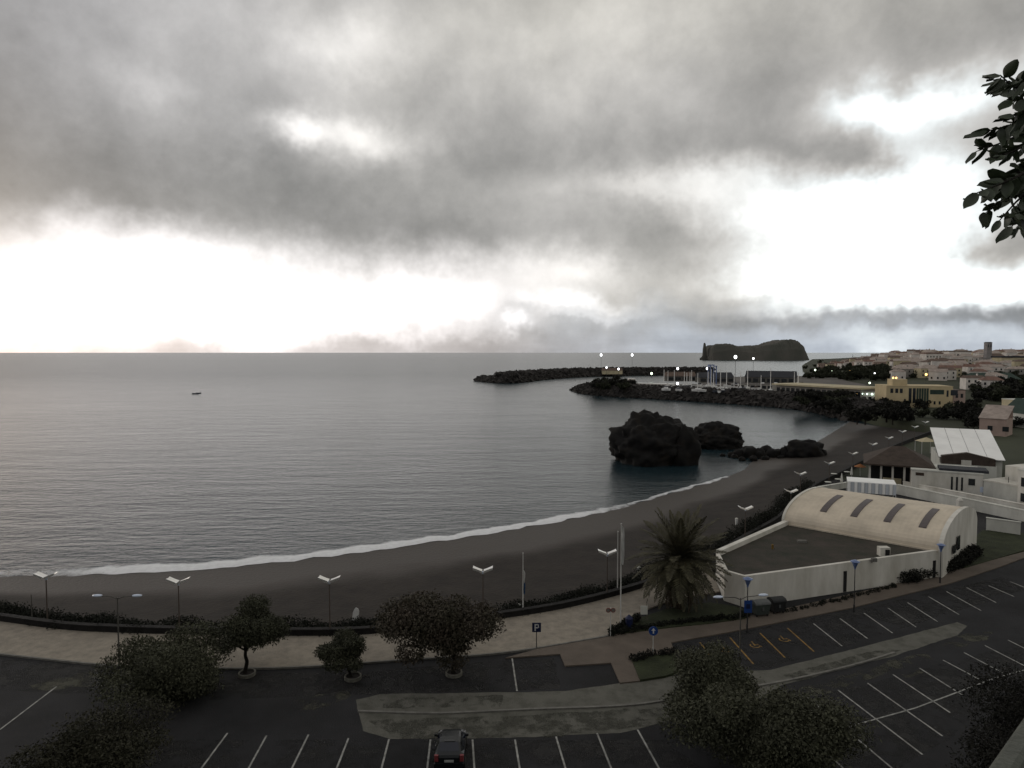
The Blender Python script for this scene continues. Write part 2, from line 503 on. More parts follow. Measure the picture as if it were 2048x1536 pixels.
# ------------------------------------------------------------------ shore lines
WALL = [(-160,1224),(-80,1233),(0,1243),(120,1259),(220,1265),(400,1270),(640,1272),(780,1265),(1000,1238),(1130,1217),(1250,1187),
        (1330,1160),(1420,1122),(1500,1075),(1560,1040),(1600,1000),(1640,970),(1690,945),(1740,918),(1800,890),(1885,858)]
SHORE = [(-160,1152),(-80,1152),(0,1152),(120,1150),(220,1147),(400,1138),(640,1114),(780,1096),(940,1072),(1060,1052),(1170,1032),
         (1260,1010),(1330,990),(1400,970),(1450,955),(1490,938),(1508,922),(1560,908),(1620,890),(1660,868),(1700,843)]
NS = 220
wall_c = [P(a, b, LOT+.1) for a, b in WALL]
shore_c = [P(a, b, 0.0) for a, b in SHORE]
def resample_k(pts, n):
    """resample by control point index so that two lines stay paired"""
    out = []
    k = len(pts)-1
    for i in range(n):
        t = k*i/(n-1); j = min(int(t), k-1); u = t-j
        p0 = pts[max(0,j-1)]; p1 = pts[j]; p2 = pts[j+1]; p3 = pts[min(k,j+2)]
        out.append(.5*((2*p1)+(p2-p0)*u+(2*p0-5*p1+4*p2-p3)*u*u+(3*p1-p0-3*p2+p3)*u**3))
    return out
wall_l = resample_k(wall_c, NS)
shore_l = resample_k(shore_c, NS)
def normals2(line):
    out = []
    for i in range(len(line)):
        t = line[min(i+1,len(line)-1)] - line[max(i-1,0)]
        n = Vector((-t.y, t.x, 0)).normalized()
        out.append(n)
    return out
wall_n = normals2(wall_l)       # seaward

# beach: loft from the foot of the bank to below the water
def beach():
    vs_, at = [], []
    K = 26
    for i in range(NS):
        a = wall_l[i] + wall_n[i]*1.6; b = shore_l[i]
        a = Vector((a.x, a.y, 2.9))
        for k in range(K+4):
            t = k/(K-1)
            p = a.lerp(b, t)
            if t <= 1: p.z = 2.9*(1-t)**1.25 + .10*math.sin(t*9+i*.13)*(1-t)*t + .18*mnoise.noise(Vector((p.x*.12, p.y*.12, 3)))*(1-t)
            else: p.z = -(t-1)*3.0
            vs_.append(p); at.append(t)
    W = K+4
    f = [(i*W+k, i*W+k+1, (i+1)*W+k+1, (i+1)*W+k) for i in range(NS-1) for k in range(W-1)]
    me = bpy.data.meshes.new('beach'); me.from_pydata([tuple(p) for p in vs_], [], f)
    A = me.attributes.new('across', 'FLOAT', 'POINT'); A.data.foreach_set('value', at)
    mt = mat('black_sand', (.0235, .0190, .0155), .95, .38, .35, 12, bump=1.0, bscale=2.6)
    nt = mt.node_tree; N, L = nt.nodes, nt.links
    bs = N['Principled BSDF']
    an = N.new('ShaderNodeAttribute'); an.attribute_name = 'across'
    nz = N.new('ShaderNodeTexNoise'); nz.inputs['Scale'].default_value = .05; nz.inputs['Detail'].default_value = 4
    tc = N.new('ShaderNodeTexCoord'); L.new(tc.outputs['Object'], nz.inputs['Vector'])
    ad = N.new('ShaderNodeMath'); ad.operation = 'MULTIPLY_ADD'; ad.inputs[1].default_value = .35
    L.new(nz.outputs['Fac'], ad.inputs[0]); L.new(an.outputs['Fac'], ad.inputs[2])
    mr = N.new('ShaderNodeMapRange'); mr.interpolation_type = 'SMOOTHSTEP'
    mr.inputs[1].default_value = .72; mr.inputs[2].default_value = .92
    L.new(ad.outputs[0], mr.inputs[0])
    old = bs.inputs['Base Color'].links[0].from_socket
    mx = N.new('ShaderNodeMix'); mx.data_type = 'RGBA'
    L.new(mr.outputs[0], mx.inputs[0]); L.new(old, mx.inputs[6])
    mx.inputs[7].default_value = (.050, .041, .034, 1)
    L.new(mx.outputs[2], bs.inputs['Base Color'])
    rr = N.new('ShaderNodeMapRange'); rr.inputs[3].default_value = .95; rr.inputs[4].default_value = .62
    L.new(mr.outputs[0], rr.inputs[0]); L.new(rr.outputs[0], bs.inputs['Roughness'])
    struct(link('beach', me, mt, smooth=True))
beach()

# surf: a strip of foam lying on the water along the sand
def foam():
    vs_, at, f = [], [], []
    seq = [i for i in range(NS) ]
    sn = normals2(shore_l)
    W = 9
    for q, i in enumerate(seq):
        w = 3.5 if i < NS*.5 else 3.5 - 2.0*min(1, (i-NS*.5)/(NS*.12))
        w *= 1 + .7*mnoise.noise(Vector((shore_l[i].x*.10, shore_l[i].y*.10, 0))) + .35*mnoise.noise(Vector((shore_l[i].x*.4, shore_l[i].y*.4, 0)))
        fade = min(1, max(0.42, (i-NS*.06)/(NS*.16)))*(1+.25*mnoise.noise(Vector((shore_l[i].x*.08, 3, 0))))
        if i > NS*.46: fade *= max(.58, 1 - (i-NS*.46)/(NS*.16))
        if i > NS*.70: fade = .22 + .14*max(0, (i-NS*.86)/(NS*.14))
        edge = 1.1*mnoise.noise(Vector((shore_l[i].x*.35, shore_l[i].y*.35, 5)))
        for k in range(W):
            t = k/(W-1)
            p = shore_l[i] + sn[i]*((t*w) - .35 + edge*(1-t))
            p.z = .05 + .10*math.sin(PI*min(1, t*1.3))*(1 if i < NS*.6 else .3)
            vs_.append(p); at.append((math.sin(PI*min(1, .28+t*.72)))*fade)
    for q in range(len(seq)-1):
        for k in range(W-1): f.append((q*W+k, (q+1)*W+k, (q+1)*W+k+1, q*W+k+1))
    me = bpy.data.meshes.new('surf_foam'); me.from_pydata([tuple(p) for p in vs_], [], f)
    A = me.attributes.new('dens', 'FLOAT', 'POINT'); A.data.foreach_set('value', at)
    mt = mat('foam', (.78, .79, .80), .8, .1, 1.2, 6)
    nt = mt.node_tree; N, L = nt.nodes, nt.links
    bs = N['Principled BSDF']
    an = N.new('ShaderNodeAttribute'); an.attribute_name = 'dens'
    tc = N.new('ShaderNodeTexCoord')
    nz = N.new('ShaderNodeTexNoise'); nz.inputs['Scale'].default_value = .6; nz.inputs['Detail'].default_value = 9; nz.inputs['Roughness'].default_value = .74
    L.new(tc.outputs['Object'], nz.inputs['Vector'])
    ad = N.new('ShaderNodeMath'); ad.operation = 'ADD'
    L.new(nz.outputs['Fac'], ad.inputs[0]); L.new(an.outputs['Fac'], ad.inputs[1])
    mr = N.new('ShaderNodeMapRange'); mr.inputs[1].default_value = .78; mr.inputs[2].default_value = 1.2; mr.inputs[4].default_value = .97
    L.new(ad.outputs[0], mr.inputs[0]); L.new(mr.outputs[0], bs.inputs['Alpha'])
    o = struct(link('surf_foam', me, mt, smooth=True), 'stuff')
foam()

# ------------------------------------------------------------------ ground of the car park, hillside, pavements
lot_poly = [Vector((-150, 30, 0)), Vector((130, 30, 0)), Vector((130, 118, 0))] + \
           [p + n*.3 for p, n in zip(wall_l[::-3], wall_n[::-3]) if p.y < 125] + [Vector((-150, wall_l[0].y, 0))]
g = MB(); g.prism([(p.x, p.y) for p in lot_poly], 1.0, LOT); struct(g.build('ground', 'asphalt'))

def hillside():
    nx, ny = 60, 30
    vs_, f = [], []
    for j in range(ny+1):
        for i in range(nx+1):
            x = -150 + 280*i/nx; y = -40 + 76*j/ny
            t = min(1, max(0, (y+1)/34))
            z = 25.6 + (LOT-.4-25.6)*t
            z += .7*mnoise.noise(Vector((x*.12, y*.12, 1)))*(1 if t < .9 else .2) - .3
            vs_.append((x, y, z))
    for j in range(ny):
        for i in range(nx): f.append((j*(nx+1)+i, j*(nx+1)+i+1, (j+1)*(nx+1)+i+1, (j+1)*(nx+1)+i))
    me = bpy.data.meshes.new('hillside'); me.from_pydata(vs_, [], f)
    struct(link('hillside', me, 'hill', smooth=True))
hillside()

# promenade (raised 0.12 above the asphalt, with a kerb)
prom_near = [(-160,1290),(-80,1298),(0,1309),(100,1320),(200,1330),(330,1337),(500,1338),(640,1333),(780,1323),(960,1311),(1075,1297),(1215,1273)]
near_w = resample(pix(prom_near, LOT), 60)
end_px = [(1240,1245),(1290,1222),(1350,1200),(1440,1185)]
far_w = [p for p in wall_l if p.x < P(1420,1122).x]
pp = [(p.x, p.y) for p in near_w] + [(p.x, p.y) for p in pix(end_px, LOT)] + [(p.x, p.y) for p in far_w[::-1]]
g = MB(); g.prism(pp, LOT-.2, LOT+.12); struct(g.build('promenade', 'promenade'))
kb = MB()
for a, b in zip(near_w, near_w[1:]):
    d = (b-a).normalized(); n = Vector((-d.y, d.x, 0))
    q = [a-n*.16, b-n*.16, b+n*.005, a+n*.005]
    kb.prism([(p.x, p.y) for p in q], LOT-.1, LOT+.135)
struct(kb.build('kerb', 'kerb'))

pave = [(1075,1300),(1215,1276),(1240,1268),(1340,1256),(1480,1240),(1520,1228),(1580,1217),(1700,1190),(1830,1160),(1930,1136),(2048,1105),(2120,1080),
        (2120,1093),(2048,1117),(2000,1135),(1900,1168),(1700,1218),(1480,1262),(1342,1287),(1352,1312),(1266,1322),(1280,1364),(1240,1368),(1222,1328),
        (1130,1334),(1120,1310),(1010,1318)]
g = MB(); g.prism([(p.x, p.y) for p in pix(pave, LOT)], LOT-.2, LOT+.10); struct(g.build('pavement', 'pavement'))

# pale worn lanes between the bays
lane1 = [(712,1400),(760,1388),(930,1386),(1130,1382),(1345,1352),(1345,1440),(1240,1466),(1000,1476),(780,1478),(725,1462)]
lane2 = [(1345,1352),(1540,1340),(1700,1300),(1830,1266),(1915,1244),(1935,1252),(1915,1270),(1800,1308),(1660,1345),(1560,1372),(1500,1408),(1345,1440)]
LZ = LOT+.004
def ragged(poly, amp, seed, step=.5):
    out = []
    n = len(poly)
    for i in range(n):
        a, b = poly[i], poly[(i+1)%n]
        d = b-a; k = max(1, int(d.length/step)); nn = Vector((-d.y, d.x, 0)).normalized()
        for j in range(k):
            p = a.lerp(b, j/k)
            q = amp*(mnoise.noise(Vector((p.x*.5, p.y*.5, seed))) + .6*mnoise.noise(Vector((p.x*2, p.y*2, seed+3))))
            out.append(p + nn*q)
    return out
lane = lane1[:4] + [(1345,1352)] + lane2[1:-1] + [(1345,1440)] + lane1[6:]
struct(sheet('road', [(p.x,p.y) for p in ragged(pix(lane, LZ), .10, 1)], LZ, 'lane'))
# dry grass verges beside the lower bays
for k, vg in enumerate([[(1560,1392),(1640,1366),(1720,1342),(1790,1320),(1850,1305),(1860,1316),(1790,1342),(1700,1372),(1640,1388)],
           [(1880,1290),(1930,1266),(1985,1262),(1975,1276),(1915,1296)], [(1800,1348),(1838,1336),(1850,1346),(1815,1358)],
           [(590,1398),(700,1380),(706,1392),(640,1420),(598,1418)], [(60,1372),(150,1348),(250,1352),(210,1372),(110,1380)]]):
    struct(sheet('verge', [(p.x,p.y) for p in ragged(pix(vg, LZ), .5, 5+k)], LZ+.002, 'verge'))
for k, vg in enumerate([[(730,1440),(900,1436),(1100,1428),(1330,1412),(1340,1446),(1100,1474),(800,1478)], [(760,1396),(1000,1390),(1000,1412),(760,1416)], [(1560,1350),(1750,1300),(1800,1300),(1600,1362)]]):
    struct(sheet('verge', [(p.x,p.y) for p in ragged(pix(vg, LZ), .3, 15+k)], LZ+.004, 'asphalt_patch'))
M['wear'] = patchy('wear', (.026, .026, .026), (.034, .033, .031))
M['wear'].node_tree.nodes['Noise Texture.002'].inputs['Scale'].default_value = .32
wear_px = [[(0,1315),(330,1345),(700,1345),(1000,1322),(1110,1316),(1120,1378),(720,1390),(400,1400),(0,1380)], [(330,1480),(1330,1480),(1400,1534),(300,1534)],
           [(1350,1290),(1700,1222),(2020,1150),(2048,1180),(1800,1258),(1540,1335),(1380,1345)], [(1560,1410),(1760,1360),(2048,1285),(2048,1340),(1900,1480),(1800,1534),(1680,1534)]]
for k, vg in enumerate(wear_px):
    struct(sheet('road_wear', [(p.x,p.y) for p in ragged(pix(vg, LZ), .2, 25+k)], LOT+.002, 'wear'))
# drain kerb that runs down the middle of the lane
mid = resample(pix([(716,1424),(860,1428),(930,1426),(1060,1420),(1240,1413),(1345,1400),(1560,1365),(1700,1333),(1790,1306)], LOT), 60)
kb = MB()
for a, b in zip(mid, mid[1:]):
    d = (b-a).normalized(); n = Vector((-d.y, d.x, 0))
    kb.prism([(p.x,p.y) for p in (a-n*.09, b-n*.09, b+n*.09, a+n*.09)], LOT-.05, LOT+.10)
struct(kb.build('kerb', 'kerb'))

# planted beds
beds = [[(1232,1262),(1262,1245),(1300,1232),(1330,1222),(1370,1215),(1420,1208),(1470,1216),(1500,1226),(1490,1240),(1420,1250),(1340,1258),(1245,1270)],
        [(1262,1320),(1350,1310),(1362,1345),(1330,1356),(1280,1364)],
        [(1130,1334),(1222,1328),(1240,1366),(1140,1376)]]
for i, b in enumerate(beds[:2]):
    g = MB(); g.prism([(p.x,p.y) for p in pix(b, LOT)], LOT-.1, LOT+.17); struct(g.build('lawn', 'grass'))
lawnR = [(1900,1130),(1930,1095),(1965,1062),(2048,1068),(2110,1070),(2110,1085),(2048,1103),(1930,1138)]
g = MB(); g.prism([(p.x,p.y) for p in pix(lawnR, LOT)], LOT-.1, LOT+.16); struct(g.build('lawn', 'grass'))

# ------------------------------------------------------------------ painted bay lines: each one a part of the ground
lot_lines = thing('bay_markings', '', ''); del lot_lines['label'], lot_lines['category']
struct(lot_lines)
def bay_line(a, b, m='white_line', w=.11):
    z = LOT+.010
    p, q = P(*a, z), P(*b, z)
    d = (q-p).normalized(); n = Vector((-d.y, d.x, 0))*w/2
    MB().add([p-n, q-n, q+n, p+n], [(0,1,2,3)]).build('bay_line', m, lot_lines)
Yl = [((1400,1285),(1427,1320)),((1460,1275),(1507,1328)),((1520,1266),(1570,1315)),((1575,1256),(1628,1303))]
for a, b in Yl: bay_line(a, b, 'yellow_line', .13)
Wl = [((1627,1247),(1684,1292)),((1680,1237),(1735,1277)),((1728,1226),(1785,1266)),((1776,1216),(1832,1254)),((1815,1205),(1875,1243)),
      ((1857,1193),(1918,1229)),((1893,1183),(1962,1221)),((1933,1175),(1992,1205)),((1977,1171),(2028,1193)),((2020,1163),(2070,1183)),
      ((1024,1315),(1034,1382)),((0,1459),(113,1373)),((160,1545),(225,1500)),
      ((455,1466),(400,1540)),((533,1471),(494,1542)),((617,1469),(582,1540)),((697,1476),(672,1540)),((778,1478),(762,1540)),((861,1479),(854,1540)),
      ((945,1479),(949,1540)),((1030,1479),(1040,1540)),((1112,1473),(1132,1540)),((1194,1466),(1224,1540)),((1275,1459),(1320,1540)),
      ((1616,1395),(1790,1541)),((1676,1380),(1845,1509)),((1735,1366),(1885,1472)),((1786,1349),(1900,1425)),((1839,1336),(1925,1390)),
      ((1886,1320),(1965,1362)),((1928,1305),(2012,1349)),((1970,1291),(2050,1332)),((2016,1280),(2080,1312)),((1655,1506),(1690,1540))]
for a, b in Wl: bay_line(a, b)
cross = [(1660,1463),(1690,1456),(1755,1437),(1830,1416),(1905,1388),(1990,1356),(2048,1340)]
for a, b in zip(cross, cross[1:]): bay_line(a, b, 'white_line', .10)
# faded yellow wheelchair marks painted in the reserved bays
def wheel_mark(px, py, s):
    z = LOT+.012
    c = P(px, py, z)
    mb = MB()
    for k in range(10):
        a0, a1 = PI*.75 + 1.5*PI*k/10, PI*.75 + 1.5*PI*(k+1)/10
        mb.add([c+Vector((math.cos(a)*r, math.sin(a)*r, 0))*s for a, r in ((a0,.42),(a1,.42),(a1,.56),(a0,.56))], [(0,1,2,3)])
    mb.add([c+Vector(v)*s for v in ((-.08,.0,0),(.06,.0,0),(.06,.75,0),(-.08,.75,0))], [(0,1,2,3)])
    mb.add([c+Vector(v)*s for v in ((.06,.1,0),(.5,.1,0),(.5,.23,0),(.06,.23,0))], [(0,1,2,3)])
    mb.add([c+Vector(v)*s for v in ((.5,.23,0),(.37,.2,0),(.55,-.35,0),(.68,-.3,0))], [(0,1,2,3)])
    mb.add([c+Vector((math.cos(2*PI*k/8)*.11-.01, .9+math.sin(2*PI*k/8)*.11, 0))*s for k in range(8)], [tuple(range(8))])
    mb.build('wheelchair_mark', 'yellow_line', lot_lines)
for px, py in ((1387,1312),(1450,1300),(1510,1291),(1568,1279)): wheel_mark(px, py, .75)

# ------------------------------------------------------------------ leaf clouds and trees
def leaf_mesh(name, lobes, n, size, seed, droop=.0, aspect=2.0, shell=.5, jit=.11):
    """many small leaf-shaped faces filling the given ellipsoids [(centre, radii)]"""
    r = np.random.default_rng(seed)
    C = np.array([l[0] for l in lobes], float); S = np.array([l[1] for l in lobes], float)
    wgt = np.prod(S, axis=1)**(2/3); wgt /= wgt.sum()
    idx = r.choice(len(lobes), n, p=wgt)
    d = r.normal(size=(n,3)); d /= np.linalg.norm(d, axis=1, keepdims=True)
    rad = shell + (1-shell)*r.random(n)**.7
    rad *= 1 + jit*r.normal(size=n)
    pos = C[idx] + d*S[idx]*rad[:,None]
    u = r.normal(size=(n,3)) + d*.5; u[:,2] -= droop
    u /= np.linalg.norm(u, axis=1, keepdims=True)
    w = np.cross(u, d + .7*r.normal(size=(n,3))); w /= np.linalg.norm(w, axis=1, keepdims=True)+1e-9
    L_ = size*(.6+.8*r.random(n))[:,None]
    a, b = pos - u*L_*.5, pos + u*L_*.5
    w *= L_/aspect*.5
    m1, m2 = pos + w, pos - w
    V = np.stack([a, m1, b, m2], axis=1).reshape(-1,3)
    me = bpy.data.meshes.new(name)
    me.vertices.add(4*n); me.vertices.foreach_set('co', V.ravel())
    me.loops.add(4*n); me.loops.foreach_set('vertex_index', np.arange(4*n))
    me.polygons.add(n); me.polygons.foreach_set('loop_start', np.arange(0,4*n,4)); me.polygons.foreach_set('loop_total', np.full(n,4))
    me.update(); me.validate()
    return me

def limb(mb, a, b, r0, r1, rng, bend=.15, n=5, sides=7):
    a, b = Vector(a), Vector(b)
    ln = (b-a).length
    pts, rad = [], []
    for i in range(n+1):
        t = i/n
        p = a.lerp(b, t)
        p += Vector((rng.uniform(-1,1), rng.uniform(-1,1), rng.uniform(-.3,.3)))*ln*bend*math.sin(PI*t)*.5
        pts.append(p); rad.append(r0+(r1-r0)*t)
    mb.tube(pts, rad, sides)

def tree(name, label, base, cc, radii, leaf, n, size, seed, trunk_r=.16, nl=16, group=None, droop=.2, flat=.75, lean=(0,0), top_leaf=None):
    """base: world point of the foot; cc: crown centre relative to the base; radii: crown half sizes"""
    rng = random.Random(seed)
    t = thing(name, label, 'tree', base, 0, group)
    cc = Vector(cc); rx, ry, rz = radii
    lobes = []
    for i in range(nl):
        while True:
            d = Vector((rng.uniform(-1,1), rng.uniform(-1,1), rng.uniform(-1,1)))
            if d.length < 1: break
        d = d.normalized()*(.35+.55*rng.random())
        s = rng.uniform(.24,.46)
        lobes.append((cc + Vector((d.x*rx, d.y*ry, d.z*rz)), (rx*s, ry*s, rz*s*1.1)))
    lobes.append((cc, (rx*.55, ry*.55, rz*.6)))
    mb = MB()
    fork = Vector((lean[0], lean[1], max(.5, cc.z - rz*.75)))
    limb(mb, (0,0,-.15), fork, trunk_r*1.25, trunk_r*.85, rng, .12)
    for c, s in lobes[:10]:
        limb(mb, fork, c, trunk_r*.55, trunk_r*.12, rng, .2)
    mb.build('trunk', 'bark', t, world=False, smooth=True)
    me = leaf_mesh('crown', lobes, n, size, seed, droop)
    link('crown', me, leaf, t)
    return t

def m_per_px(pt): return pt.y/FPX

# A broad grey shrub-tree behind the lamp
b = P(335,1392)
tree('tamarisk_tree', 'broad low grey-green tree with several stems beside the pale promenade', b, (0,.3,2.1), (4.6,3.8,2.1), 'leaf_grey', 42000, .18, 1, .17, 26)
b = P(492,1349)
tree('round_tree', 'round dark tree on a thin trunk in a ring planter, beside the promenade', b, (.5,0,3.3), (2.75,2.6,2.0), 'leaf_dark', 27000, .17, 2, .13, 18)
b = P(705,1356)
tree('young_tree', 'small leaning tree with flat low crown in a ring planter', b, (-.6,0,2.05), (1.95,1.8,1.15), 'leaf_dark', 16000, .15, 3, .10, 14, lean=(-.45,0))
b = P(908,1350)
tree('spreading_tree', 'large wide tree with brownish drooping leaves in a ring planter', b, (-.9,0,3.7), (4.3,3.8,2.45), 'leaf_brown', 26000, .22, 4, .17, 24, droop=.7)
b = P(1425,1445)
tree('bushy_tree', 'grey-green bushy tree whose crown overlaps the yellow bays', b, (-.1,0,2.1), (3.4,3.0,2.2), 'leaf_grey', 36000, .18, 5, .16, 22)
b = P(1535,1560)
tree('bushy_tree', 'largest grey-green bushy tree, growing where the double bay rows begin', b, (-.3,.3,2.6), (4.6,3.8,2.7), 'leaf_grey', 46000, .18, 6, .2, 26)
b = P(215,1570)
tree('thicket_tree', 'dark spreading tree growing at the foot of the hillside, thin stems showing', b, (-.2,.2,2.0), (4.2,3.0,1.7), 'leaf_darker', 20000, .16, 8, .16, 24)
# black trees on the hill foot at the right edge
b = Vector((31.0, 33.5, 4.0))
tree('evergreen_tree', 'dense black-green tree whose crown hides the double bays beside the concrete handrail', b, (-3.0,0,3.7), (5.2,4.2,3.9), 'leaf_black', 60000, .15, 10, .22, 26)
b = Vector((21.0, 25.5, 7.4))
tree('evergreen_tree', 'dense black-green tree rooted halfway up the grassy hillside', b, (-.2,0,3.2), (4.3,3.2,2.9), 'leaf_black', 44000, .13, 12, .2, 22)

# ring planters
def planter(px, py, label, r=.62):
    c = P(px, py, LOT)
    t = thing('ring_planter', label, 'planter', c, 0, 'ring planters around the car park trees')
    mb = MB(); n = 24; prof = [(r, 0), (r, .2), (r-.02, .24), (r-.10, .24), (r-.12, .2), (r-.12, .05)]
    v = [(q*math.cos(2*PI*i/n), q*math.sin(2*PI*i/n), h) for i in range(n) for q, h in prof]
    k = len(prof)
    mb.add(v, [(i*k+j, ((i+1)%n)*k+j, ((i+1)%n)*k+j+1, i*k+j+1) for i in range(n) for j in range(k-1)])
    mb.build('ring', 'planter', t, world=False, smooth=False)
    mb = MB(); mb.add([((r-.11)*math.cos(2*PI*i/n), (r-.11)*math.sin(2*PI*i/n), .16) for i in range(n)], [tuple(range(n))])
    mb.build('soil', 'soil', t, world=False)
planter(494,1350,'pale ring planter around the round dark tree')
planter(706,1357,'pale ring planter around the small leaning tree')
planter(908,1349,'pale ring planter around the large brownish tree')

# ------------------------------------------------------------------ seaside bank: basalt parapet and black hedge
def strip_wall(name, line, nrm, o0, o1, z0, z1):
    mb = MB()
    n = len(line)
    v = []
    for p, q in zip(line, nrm):
        a, b = p+q*o0, p+q*o1
        v += [(a.x,a.y,z0),(a.x,a.y,z1),(b.x,b.y,z1),(b.x,b.y,z0)]
    f = []
    for i in range(n-1):
        for j in range(3): f.append((i*4+j, i*4+j+1, (i+1)*4+j+1, (i+1)*4+j))
    f += [(0,1,2,3), tuple((n-1)*4+j for j in (3,2,1,0))]
    return mb.add(v, f)
par = thing('parapet_wall', 'long low black basalt parapet along the seaward edge of the promenade', 'wall', wall_l[0])
strip_wall('w', wall_l, wall_n, .0, .42, 1.6, LOT+.55).build('stonework', 'basalt', par)
strip_wall('w', wall_l, wall_n, -.05, .47, LOT+.55, LOT+.66).build('coping', 'basalt', par)
def hedge_run(label, i0, i1, depth, hgt, seed):
    rng = random.Random(seed)
    t = thing('hedge', label, 'hedge', wall_l[i0])
    lob = []
    i = i0
    while i < i1:
        p, q = wall_l[i], wall_n[i]
        for k in range(2):
            c = p + q*(.7 + depth*rng.random())
            s = rng.uniform(.7,1.15)
            lob.append((tuple(Vector((c.x, c.y, LOT-.35+hgt*rng.uniform(.1,.5))) - wall_l[i0]), (s*1.25, s*1.1, hgt*.6*s)))
        i += 1
    n = int(len(lob)*300)
    link('foliage', leaf_mesh('foliage', lob, n, .17, seed, .0, 1.6, .5), 'hedge', t)
    mb = MB()
    for i in range(i0, i1, 4):
        p = wall_l[i] + wall_n[i]*(.7+depth*.5)
        limb(mb, (p.x, p.y, 2.2), (p.x+.2, p.y+.2, LOT+.2), .07, .03, rng)
    mb.build('stem', 'bark', t)
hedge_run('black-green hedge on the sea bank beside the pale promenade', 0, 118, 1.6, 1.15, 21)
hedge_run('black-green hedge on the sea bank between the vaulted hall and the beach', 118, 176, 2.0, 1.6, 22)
bank = MB()
strip_wall('w', wall_l, wall_n, .40, 3.2, 1.2, 3.3).build('bank', 'basalt')
struct(bpy.data.objects['bank'])

# hedge at the foot of the hall's white wall and on the bed by the palm
def shrub(name, label, base, lobes, leaf, n, size, seed, cat='shrub', group=None):
    t = thing(name, label, cat, base, 0, group)
    link('foliage', leaf_mesh('foliage', lobes, n, size, seed, 0, 1.7, .5), leaf, t)
    mb = MB(); rng = random.Random(seed)
    for c, s in lobes[::3]:
        limb(mb, (c[0], c[1], -.1), (c[0]+.1, c[1], c[2]), .05, .02, rng, .1, 3, 5)
    mb.build('stem', 'bark', t, world=False)
    return t
def hedge_line(label, pxs, w, h, leaf, seed, size=.18, dens=260, z=LOT):
    pts = [P(a, b, z) for a, b in pxs]
    ln = sum((b-a).length for a, b in zip(pts, pts[1:]))
    k = max(4, int(ln/.4)); line = resample(pts, k)
    rng = random.Random(seed)
    base = line[0]
    lob = [(tuple(p - base + Vector((rng.uniform(-.2,.2), rng.uniform(-.2,.2), h*.45))), (w*rng.uniform(.7,1.1), w*rng.uniform(.7,1.1), h*rng.uniform(.45,.65))) for p in line]
    return shrub('hedge', label, base, lob, leaf, int(k*dens*.6), size, seed, 'hedge')
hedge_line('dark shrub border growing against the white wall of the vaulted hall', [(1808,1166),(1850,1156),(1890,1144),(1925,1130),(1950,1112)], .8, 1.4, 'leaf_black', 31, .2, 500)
hedge_line('thin dark edging at the foot of the long white wall', [(1575,1224),(1640,1211),(1700,1198),(1790,1174)], .28, .4, 'hedge', 32, .12, 150)
hedge_line('dark low hedge along the pavement side of the palm bed', [(1240,1270),(1300,1258),(1370,1249),(1440,1242),(1495,1234)], .4, .55, 'hedge', 33, .15, 260)
hedge_line('spiky dark planting on the end of the palm bed', [(1224,1272),(1238,1262),(1255,1254),(1275,1246)], .35, .8, 'hedge', 34, .2, 260)
hedge_line('ragged low shrubs in the small bed beside the pale crossing path', [(1268,1324),(1300,1316),(1345,1308)], .4, .6, 'leaf_black', 35, .16, 300)

